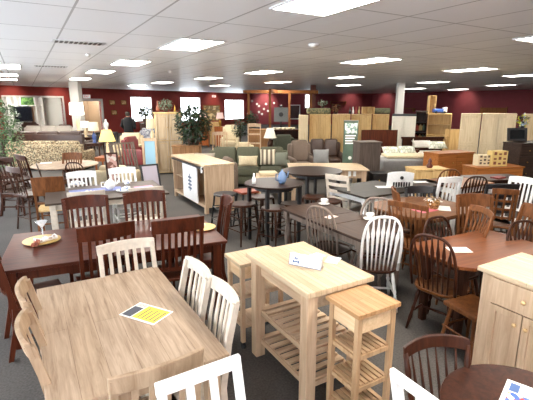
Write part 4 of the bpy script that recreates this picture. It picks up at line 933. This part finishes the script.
# ------------------------------------------------------------------ middle: green sofa group
sofa('sofa','sage green sofa with three back cushions in the middle','sofa',g0((5.022, 9.687, 0.383)),TURN,2.25,GRNS,3,h=.95)
pillow('throw_pillow','cream lumbar pillow on the sage green sofa',CRM,(4.817, 9.286, 0.685),TURN,.5,.28,.14)
pillow('throw_pillow','striped cream and brown pillow on the sage green sofa',striped('pillow_stripe',(206,196,170),(104,92,76),'X',9,.5),(5.283, 9.074, 0.781),TURN,.42,.42,.14)
pillow('throw_pillow','grey green pillow at the right end of the sage green sofa',plain('sage_pillow',(112,114,100),.9),(5.549, 8.921, 0.73),TURN,.38,.38,.14)
sofa('armchair','taupe chair with cream throw between sideboard and sage sofa','armchair',g0((3.768, 8.91, 0.469)),TURN-70,.75,TAUP,1,h=.86)
pillow('throw_pillow','pale taupe pillow on the armchair beside the sideboard',plain('pale_taupe',(150,140,126),.9),(3.497, 8.951, 0.837),TURN,.5,.4,.16,40)
sofa('recliner','dark green recliner behind the sage sofa','armchair',g0((7.058, 11.109, 0.672)),TURN,.8,DGRN,1,h=1.12)
sofa('recliner','taupe recliner left of the pine armoires','armchair',g0((6.809, 9.752, 0.756)),TURN+10,.78,TAUP,1,h=1.05)
sofa('loveseat','dark brown loveseat below the pine armoires','sofa',g0((8.07, 10.294, 0.537)),TURN,1.15,BRL,2,h=1.0)
pillow('throw_pillow','grey square pillow on the dark brown loveseat',GRYF,(6.948, 9.037, 0.681),TURN,.45,.45,.16)
q=(6.291, 10.686, 0.903); stand('end_table','dark end table behind the sage sofa with white lamp',g0(q),.55,.5,.72,WALN); table_lamp('table_lamp','dark urn table lamp with white shade behind the sage sofa',g0(q,.721),WALN,LSH,.68,.19,.5)
place('cnat',lambda:slat_chair('dining_chair',W_NAT,W_NAT,h=1.05,w=.48,ns=4),'natural wood slat chair beyond the sage sofa, left one',(5.083, 11.615, 1.305)[:2],150) if 0 else None
NS=lambda:slat_chair('dining_chair',W_NAT,W_NAT,h=1.2,w=.5,ns=4)
def onspot(key,fn,label,q,rot): return cached(key,fn,label,(q[0],q[1],0),rot)
onspot('nats',NS,'natural wood slat chair left of the third window, behind the sage sofa',(5.371, 12.372, 0.968),150)
onspot('nladder',lambda:slat_chair('bar_chair',W_NAT,W_NAT,h=1.5,w=.42,style='ladder'),'tall natural ladder-back bar chair behind the sage sofa',(6.067, 11.277, 1.171),150)
sofa('armchair','small cream upholstered chair behind the sage sofa','armchair',g0((6.341, 12.505, 0.749)),TURN,.75,CRM,1,h=.8)
for px,d,lb in((203,21,'small lamp with pinkish shade left of the landscape hutch'),(220,21,'small lamp with pinkish shade right of the landscape hutch')):
    q=S(px,118,d); cabinet('nightstand','orange wooden chest under the '+('left' if px<210 else 'right')+' pink-shaded lamp','cabinet',g0(q),TURN,.55,.4,1.0,ORANGEZ,rows=((.3,'drawer',1),(.3,'drawer',1),(.4,'drawer',1)))
    table_lamp('table_lamp',lb,g0(q,1.001),BRASS,plain('lamp_shade_pink',(232,190,180),.8,emit=.2),.68,.2,.7)
q=(8.372, 20.108, 1.399); cabinet('hutch','pale hutch with landscape picture between the pink-shaded lamps','cabinet',g0(q),TURN,.7,.4,1.2,PINE,rows=((1,'door',2),))
picture('landscape picture standing on the pale hutch',(q[0],q[1],1.64),TURN,.9,.82,patterned('landscape',[(196,170,110),(150,120,70),(90,80,50),(210,190,140)],3,.6,'noise'),POSTW)
sofa('armchair','cream wing armchair under the third window','armchair',g0((8.068, 17.281, 1.394)),TURN,.85,CRM,1,h=1.15)
tree('dark leafy plant before the third window',g0((8.015, 16.157, 1.431)),0,1.5,(.35,.35,.4),400,LEAFD,.1,seed=8)
tree('small dark plant by the left wooden post',g0((8.932, 16.783, 1.483)),0,1.75,(.3,.3,.35),350,LEAFD,.1,seed=9)
# wooden frame display
def frame_display():
    t=thing('wooden_frame','tall wooden post frame display with top beam in the middle back','display frame',(0,0,0))
    for px,d in((248.5,21),(270,19.5),(289.5,21.5),(311,22)):
        x,y,z=S(px,100,d); o=MB().box(-.055,.055,-.055,.055,0,2.62).build('post',POSTW,t); o.location=(x,y,0); o.rotation_euler=(0,0,R(TURN))
    a=(9.587, 18.944, 2.73); b=(13.182, 17.562, 2.748); c=(9.889, 16.807, 2.68)
    def beam(p,q):
        v=Vector((q[0]-p[0],q[1]-p[1])); m=MB(); m.box(0,v.length,-.06,.06,2.62,2.78); o=m.build('beam',POSTW,t); o.location=(p[0],p[1],0); o.rotation_euler=(0,0,math.atan2(v.y,v.x))
    beam(a,b); beam((9.889, 16.807, 2.68),(11.113, 18.294, 2.736))
frame_display()
q=(9.272, 14.854, 1.695); t=thing('metal_sculpture','grey square sculpture with a dark round centre on a post','sculpture',g0(q),TURN)
MB().box(-.29,.29,-.04,.04,1.38,1.96).build('panel',plain('panel_grey',(104,106,104),.7,var=.05),t); MB().lathe([(.08,-.045),(.09,-.06),(.001,-.062)],seg=16).build('centre',BLACK,t); 
for c in t.children:
    if c.name.startswith('centre'): c.location=(0,-.09,1.68); c.rotation_euler=(R(-90),0,0)
MB().box(-.03,.03,-.03,.03,0,1.38).box(-.2,.2,-.2,.2,0,.03).build('stand',DARKM,t)
MB().lathe([(.03,1.96),(.03,2.0),(.08,2.01),(.08,2.05),(.001,2.06)],seg=10).build('finial',DARKM,t)
q=wall_uv(B,Cc,294.2,112); vB,LB=wall_frame(B,Cc)
def onB(s,y,z): return (B[0]+vB.x*s-vB.y*y,B[1]+vB.y*s+vB.x*y,z)
angB=math.degrees(math.atan2(vB.y,vB.x))
t=thing('television','dark screen with white surround on the back wall','television',onB(q[0],-.03,q[1]),angB); MB().box(-.62,.62,-.03,.02,-.75,.75).build('housing',WHITE,t); MB().box(-.52,.52,-.035,-.03,-.65,.65).build('screen',plain('maroon_screen',(50,24,30),.2),t)
for i,(px,py) in enumerate(((252,101),(257,104),(259,112),(262,114),(264,109),(266,104),(268,111),(259,106),(274,103))):
    s,z=wall_uv(B,Cc,px,py); o=MB().lathe([(.09,-.01),(.12,.0),(.09,.02),(.001,.02)],seg=12).build('wall_plate',CHINA); o.location=onB(s,-.03,z); o.rotation_euler=(R(90),0,R(angB)); tag(o,'small white round ornament on the pink-lit back wall','wall ornament','round wall ornaments')
cabinet('display_cabinet','brown wooden display chest under the post frame','cabinet',g0((7.606, 13.507, 1.342)),TURN,1.0,.5,1.2,wood('mid_brown',(150,110,74),(112,78,48),'Z'),rows=((.3,'drawer',2),(.7,'door',2)))
cabinet('bookshelf','dark brown chest of shelves under the grey square sculpture','cabinet',g0((8.045, 12.676, 1.189)),TURN,1.1,.5,1.22,MAHO,rows=((.3,'open',1),(.35,'open',1),(.35,'open',1)))
q=(7.814, 12.578, 1.376); o=MB().box(-.4,.4,-.25,.25,0,.05).build('quilt',patterned('quiltp',[(190,180,150),(110,100,80),(220,215,200)],14)); o.location=(*(8.045, 12.676, 1.189)[:2],1.221); o.rotation_euler=(0,0,R(TURN)); tag(o,'folded cream patterned quilt on the dark brown chest of shelves','quilt')
# ------------------------------------------------------------------ armoires and what stands on them
def arm(label,px0,px1,ytop,d,mat,cols=2,rows=None,name='armoire',**k):
    x0=S(px0,130,d); x1=S(px1,130,d); w=math.hypot(x0[0]-x1[0],x0[1]-x1[1]); c=((x0[0]+x1[0])/2,(x0[1]+x1[1])/2,0); z=S((px0+px1)/2,ytop,d)[2]
    return cabinet(name,label,'cabinet',c,TURN-math.degrees(math.atan(((px0+px1)/2-266.5)/423)),w-.04,.5,round(z,3),mat,rows=rows or ((.5,'door',cols),(.5,'door',cols)),topov=.0,gap=.011,**k),c,z
arm('pale wooden armoire left of the pine ones, turned to the side',298,308.5,115,14.2,PALE,1)
arm('knotty pine armoire, first from the left in the row of four',309,331,114,14.5,PINE)
arm('knotty pine armoire, second from the left in the row of four',331.5,350,114,14.5,PINE)
arm('knotty pine armoire behind the green banner, third in the row of four',350.5,371,114.3,14.7,PINE)
arm('knotty pine armoire, last on the right in the row of four',371.5,388.5,114.3,14.9,PINE)
arm('tall cream cabinet with dark top trim behind the first bed',391.5,415,114,13.6,CREAMP,1,((1,'door',2),),top=BLACK,topth=.06)
arm('pale narrow armoire, left of the pair behind the orange desk',460,479,113.5,12.6,PALE,1)
arm('pale double-door armoire, right of the pair behind the orange desk',482,513,113.5,12.3,PALE,2)
arm('pale armoire at the far right edge behind the dark dresser',523,548,114,12.8,PALE,2)
arm('open dark bookshelf full of small wares right of the cream cabinet',414,426.5,111,14.4,WALN,1,((.2,'open',1),)*5,'bookshelf')
arm('natural wooden hutch with shelves under the blue toy',427,450,113.5,14.0,PINE,1,((.2,'open',2),(.2,'open',2),(.6,'door',2)),'hutch')
bx=plain('ware_a',(150,60,50),.6); by=plain('ware_b',(190,170,120),.6); bz=plain('ware_c',(70,90,80),.6)
q0=(11.716, 9.783, 1.568)
for i in range(12):
    r_,c_=divmod(i,3); z=.1+[.06,.42,.76,1.1][r_]
    mm=MB().box(-.05,.05,-.05,.05,0,.16).lathe([(.03,.16),(.02,.2),(.001,.21)],seg=8); o=mm.build('jar',[bx,by,bz][i%3]); dx,dy=turn((-.12+.12*c_,-.05),TURN); o.location=(q0[0]+dx,q0[1]+dy,z+.02); tag(o,'small coloured jar on the open dark bookshelf','jar','jars on the dark bookshelf')
t=thing('toy_truck','blue and white toy vehicle on top of the natural hutch','toy',(*(11.922, 9.225, 1.842)[:2],(11.94, 9.272, 1.792)[2]+.001),TURN)
MB().box(-.2,.12,-.09,.09,.04,.15).build('body',plain('toy_blue',(50,90,170),.4),t,bev=.02); MB().box(.12,.24,-.08,.08,.04,.2).build('cab',WHITE,t,bev=.02)
for x in(-.13,.15):
    for y in(-.08,.08): w_=MB(); w_.loft([[Vector((x+.04*math.cos(a*.5236),y+s,.04+.04*math.sin(a*.5236))) for a in range(12)] for s in(-.02,.02)]); w_.build('wheel',RUBBER,t)
q=(11.815, 9.46, 2.068); t=thing('box_shelf','tall narrow open wooden box on top of the natural hutch','shelf',(*q[:2],(11.94, 9.272, 1.792)[2]+.001),TURN); z=.58; MB().box(-.11,-.09,-.1,.1,0,z).box(.09,.11,-.1,.1,0,z).box(-.09,.09,.08,.1,0,z).box(-.09,.09,-.1,.08,z-.02,z).box(-.09,.09,-.1,.08,.28,.3).box(-.09,.09,-.1,.08,0,.02).build('body',PINE,t)
# on the row of armoires
zt=(8.847, 11.636, 1.764)[2]+.001
t=thing('rug_roll','thick green patterned rug bale on top of the first pine armoire','rug',(*(8.799, 11.663, 1.899)[:2],zt),TURN); MB().box(-.40,.40,-.2,.2,0,.2).build('rug',patterned('rugp',[(100,96,70),(130,120,86),(80,84,62)],25),t,bev=.06,seg=4)
tree('grey leafy arrangement on top of the green rug bale',(*(8.928, 11.589, 2.067)[:2],0),zt+.2,.28,(.16,.14,.1),140,LEAFG,.05,seed=11)
tree('dried floral arrangement on top of the second pine armoire',(*(9.317, 11.364, 1.966)[:2],0),zt,.36,(.2,.16,.14),180,patterned('dried2',[(110,70,44),(150,100,60),(70,60,40)],10),.06,seed=12)
for i,px in enumerate((350,353,356,359)):
    o=MB().lathe([(.035,0),(.04,.1),(.015,.16),(.015,.24),(.001,.245)],seg=10).build('bottle',[BLACK,CHINA,bx,by][i],smooth=True); o.location=(*S(px,112,14.6)[:2],zt); tag(o,['black bottle','white bottle','rusty red bottle','tan bottle'][i]+' in the row standing between the second and third pine armoires','bottle')
t=thing('box_shelf','small twin-cube wooden shelf on top of the third pine armoire','shelf',(*(10.485, 11.036, 1.895)[:2],zt-.005),TURN); m=MB()
for x in(-.21,-.01,.19): m.box(x,x+.02,-.1,.1,0,.24)
m.box(-.19,.19,-.1,.1,0,.02).box(-.19,.19,-.1,.1,.22,.24).box(-.19,.19,.08,.1,.02,.22); m.build('body',PINE,t)
t=thing('rug_roll','long olive rolled rug on top of the last pine armoire','rug',(*(10.991, 10.917, 1.893)[:2],zt-.005),TURN); m=MB(); m.loft([[Vector((x,.1*math.cos(a*.5236),.1+.1*math.sin(a*.5236))) for a in range(12)] for x in(-.25,.3)]); m.build('rug',patterned('rugp2',[(110,112,86),(90,92,72)],25),t)
q=UC(415,110) ; vC,LC=wall_frame(Cc,Dd); angC=math.degrees(math.atan2(vC.y,vC.x))
def onC(px,py,y=-.02):
    s,z=UC(px,py); return (Cc[0]+vC.x*s-vC.y*y,Cc[1]+vC.y*s+vC.x*y,z)
t=thing('wall_shelf','long thin wooden shelf on the maroon wall behind the cream cabinet','shelf',onC(407,108.5,-.16),angC); MB().box(-1.0,1.0,-.15,.15,-.03,.03).box(-.9,-.84,-.1,.15,-.3,-.03).box(.84,.9,-.1,.15,-.3,-.03).build('board',POSTW,t)
t=thing('headboard','orange wooden board on the wall above the pale double armoire','headboard',onC(494,110,-.1),angC); MB().box(-1.0,1.0,-.05,.05,-.32,.18).box(-1.05,-.98,-.06,.06,-.4,.24).box(.98,1.05,-.06,.06,-.4,.24).build('board',POSTW,t)
t=thing('wall_shelf','orange wooden rack on the wall above the second pine armoire','shelf',onC(375,108,-.16),angC); t.location=(*onB(UB(338,104)[0],-.2,0)[:2],UB(338,104)[1]); t.rotation_euler=(0,0,R(angB)); MB().box(-.8,.8,-.15,.15,-.02,.02).box(-.8,.8,-.15,.15,.25,.28).box(-.8,-.76,-.15,.15,.02,.25).box(.76,.8,-.15,.15,.02,.25).build('board',POSTW,t)
leaning('panel_board','tan wooden headboard leaning left of the pale narrow armoire','headboard',g0((12.109, 8.713, 0.787)),TURN,.5,1.3,PINE,PINE,6)
# banner and dressers
q=(7.834, 8.872, 1.12); t=thing('banner_stand','green and white advertising banner in front of the third pine armoire','banner',g0(q),TURN)
zb=(7.801, 8.891, 1.642)[2]; MB().box(-.2,.2,-.01,.01,.08,zb).build('banner',plain('banner_green',(78,94,78),.6,var=.12,scale=4),t); MB().box(-.22,.22,-.1,.1,0,.06).build('base',STEEL,t); MB().box(-.21,.21,-.015,.015,zb,zb+.02).build('rail',STEEL,t)
m=MB()
for i in range(4): m.box(-.15,.14-.03*(i%2),-.013,-.011,zb-.42-.07*i,zb-.385-.07*i)
m.build('lettering',PAPER,t); MB().box(-.17,.17,-.013,-.011,zb-.34,zb-.06).build('picture',patterned('bannerp',[(180,200,190),(90,120,110),(220,225,215)],8,.6,'noise'),t); m=MB().lathe([(.05,0),(.05,.002)],seg=14); o=m.build('emblem',PAPER,t); o.rotation_euler=(R(90),0,0); o.location=(0,-.011,.62)
GB=wood('grey_brown',(96,84,76),(66,57,52),'Z',rough=.5)
cabinet('chest_of_drawers','grey-brown tall chest right of the green banner, seen from the side','cabinet',g0((7.171, 7.522, 0.758)),TURN+8,.52,.5,1.22,GB,rows=((1,'door',1),),panel=False)
o=MB().box(-.05,.05,-.002,.0,0,.22).build('tag',plain('yellow_tag',(220,205,110),.7)); qq=(7.289, 7.281, 0.704); o.location=(qq[0],qq[1],.6); o.rotation_euler=(0,0,R(TURN)); tag(o,'yellow paper tag on the right side of the grey-brown chest','tag')
def bed(label,loc,w,l,hh,wood_,mats,hb=.06,rot=TURN,spread=None):
    t=thing('bed',label,'bed',loc,rot)
    MB().box(-w/2-.05,w/2+.05,l/2,l/2+hb,0,hh-.06).box(-w/2-.08,w/2+.08,l/2-.02,l/2+hb+.02,hh-.06,hh).build('headboard',wood_,t,bev=.006)
    MB().box(-w/2-.02,w/2+.02,-l/2,l/2-.021,.12,.32).build('frame',wood_,t)
    cushion('mattress',mats[0],t,-w/2,w/2,-l/2+.02,l/2-.03,.325,.66,.08)
    cushion('bedspread',mats[1],t,-w/2-.03,w/2+.03,-l/2-.02,l/2-.75,.35,.69,.06)
    return t
b1=(7.906, 7.213, 0.794); leaning('headboard','wide dark cherry headboard standing behind the grey-brown chest','headboard',g0((9.128, 9.048, 0.754)),TURN,1.08,1.35,CHERRY,CHERRY,3)
bed('bed with grey cover and cream bedding beside the grey-brown chest',g0((8.893, 7.971, 0.647)),1.3,1.3,.8,CHERRY,(WSOF,GRYF))
def bpill(label,q,w=.5,mat=WSOF,tilt=55): pillow('bed_pillow',label,mat,q,TURN,w,.34,.15,tilt)
LEAFP=patterned('pillowp',[(210,205,190),(150,160,140),(226,222,210)],10,.85,'noise')
bpill('cream patterned pillow on the cherry bed, left one',(8.908, 8.367, 0.815),.5,LEAFP); bpill('green and white patterned pillow on the cherry bed, right one',(9.3, 8.14, 0.83),.5,LEAFP)
t=thing('folded_blanket','cream folded blanket lying across the cherry bed','blanket',(*(8.845, 7.826, 0.693)[:2],.695),TURN); cushion('blanket',CRM,t,-.55,.55,-.35,.3,0,.08,.03)
bed('bed with low brown headboard and white bedding behind the orange dresser',g0((10.624, 8.415, 0.732)),1.2,1.3,1.08,MAHO,(WSOF,WSOF))
bpill('white pillow on the brown bed, left one',(10.688, 8.783, 0.881),.6,WSOF); bpill('white rumpled pillow on the brown bed, right one',(11.054, 8.514, 0.855),.6,LEAFP)
# ------------------------------------------------------------------ orange dresser, desk, dark dresser
cabinet('dresser','orange stained wooden dresser in front of the brown bed','dresser',g0((9.188, 6.704, 0.667)),TURN+22,1.15,.5,.93,ORANGE,rows=((.5,'drawer',2),(.5,'drawer',2)),knob=BRASS)
cabinet('desk','low orange stained wooden chest carrying two patterned cartons','dresser',g0((9.106, 5.482, 0.589)),TURN+10,1.15,.5,.74,ORANGE,rows=((.5,'drawer',2),(.5,'drawer',2)),knob=BRASS)
def carton(label,q,w,h,base,sp):
    t=thing('carton',label,'box',q,TURN+5); MB().box(-w/2,w/2,-.1,.1,0,h).build('box',plain(label[:9],base,.7),t)
    m=MB()
    for i in range(3):
        for j in range(3): m.box(-w/2+.04+i*w*.31,-w/2+.04+i*w*.31+w*.18,-.102,-.1003,.04+j*h*.31,.04+j*h*.31+h*(.12 if (i+j)%2 else .2))
    m.build('print',sp,t)
carton('beige patterned carton on the low orange chest, left',(*(8.877, 5.614, 0.704)[:2],.742),.3,.24,(200,184,150),plain('dkp',(80,66,54),.7)); carton('yellow patterned carton on the low orange chest, right',(*(9.12, 5.415, 0.734)[:2],.742),.36,.34,(196,168,104),plain('dkr',(110,60,40),.7))
cabinet('dresser','dark brown tall dresser at the right edge beyond the dining sets','dresser',g0((10.57, 5.56, 0.509)),TURN+18,1.0,.5,1.2,wood('dark_brown',(62,48,40),(38,29,25),'X',rough=.4),rows=((.25,'drawer',2),(.25,'drawer',1),(.25,'drawer',1),(.25,'drawer',1)),knob=BRASS)
t=thing('mirror','dark framed tilted mirror on top of the dark dresser','mirror',(*(10.536, 5.81, 1.23)[:2],1.205),TURN); t.rotation_euler=(R(-10),0,R(TURN)); MB().box(-.24,.24,-.02,.02,0,.05).box(-.24,.24,-.02,.02,.27,.32).box(-.24,-.18,-.02,.02,.05,.27).box(.18,.24,-.02,.02,.05,.27).build('frame',BLACK,t); MB().box(-.18,.18,-.01,.005,.05,.27).build('glass',plain('mirror_glass',(70,76,78),.08,metal=.8),t)
t=thing('vase','dark vase of blue and white flowers on the dark dresser','vase',(*(10.762, 5.853, 1.342)[:2],1.205),0); MB().lathe([(.05,0),(.08,.1),(.06,.28),(.05,.36),(.001,.36)],seg=14).build('vase_body',BLACK,t,smooth=True); leaf_cloud('flowers',patterned('bluefl',[(150,170,190),(210,215,60),(50,60,60)],12),t,(0,0,.5),(.13,.1,.16),160,.06,21)
cabinet('blanket_chest','natural light wood chest behind the dark table with papers','chest',g0((7.224, 5.76, 0.574)),TURN+8,.72,.45,.80,PINE,rows=((1,'drawer',2),))
o=MB().lathe([(.05,0),(.07,.04),(.03,.1),(.045,.14),(.01,.2),(.001,.21)],seg=12).build('ornament',plain('ornament_red',(90,40,26),.4),smooth=True); o.location=(*(7.227, 5.7, 0.711)[:2],.802); tag(o,'reddish brown turned ornament on the natural chest','ornament')
cabinet('nightstand','dark low cabinet in front of the cherry bed','cabinet',g0((7.122, 6.858, 0.556)),TURN,.6,.4,.55,BLACK,rows=((.5,'drawer',1),(.5,'drawer',1)),knob=BRASS)
# ------------------------------------------------------------------ light, camera
def spot(x,y,tx,ty,p):  # spotlight without a fixture, added to make a bright patch on the wall
    l=bpy.data.lights.new('wall_spot','SPOT'); l.energy=p; l.spot_size=R(95); l.spot_blend=.8; l.color=(1,.86,.72); l.shadow_soft_size=.08
    o=bpy.data.objects.new('wall_spot',l); COL.objects.link(o); o.location=(x,y,CEIL-.12); o.rotation_euler=(Vector((tx,ty,2.2))-Vector((x,y,CEIL-.12))).to_track_quat('-Z','Y').to_euler()
for px,py,k in((466,106,'C'),(386,101,'C'),(350,102,'B')):
    s_=(UC if k=='C' else UB)(px,py)[0]; a_,v_=(Cc,vC) if k=='C' else (B,vB)
    w0=(a_[0]+v_.x*s_,a_[1]+v_.y*s_); w1=(w0[0]+v_.y*1.3,w0[1]-v_.x*1.3); spot(w1[0],w1[1],w0[0],w0[1],75)
s_=UB(266,100)[0]; spot(B[0]+vB.x*s_+vB.y*1.3,B[1]+vB.y*s_-vB.x*1.3,B[0]+vB.x*s_,B[1]+vB.y*s_,220)
for px in(12,58,213):
    s_=UA(px,97)[0]; w0=(A[0]+vA.x*s_,A[1]+vA.y*s_); spot(w0[0]+vA.y*1.2,w0[1]-vA.x*1.2,w0[0],w0[1],60)
w=bpy.data.worlds.new('sky'); scn.world=w; w.use_nodes=True; bg=w.node_tree.nodes['Background']; bg.inputs['Color'].default_value=(.88,.94,1,1); bg.inputs['Strength'].default_value=SKY
cam=bpy.data.cameras.new('camera'); co=bpy.data.objects.new('camera',cam); COL.objects.link(co); cam.sensor_width=36; cam.lens=FOC/533*36; cam.clip_end=200
co.location=(0,0,HCAM); co.rotation_euler=(math.pi/2-TH,0,-YAW); scn.camera=co
scn.view_settings.view_transform='Standard'; scn.view_settings.look='None'; scn.view_settings.exposure=EXPO; scn.view_settings.gamma=1; scn.view_settings.use_curve_mapping=False
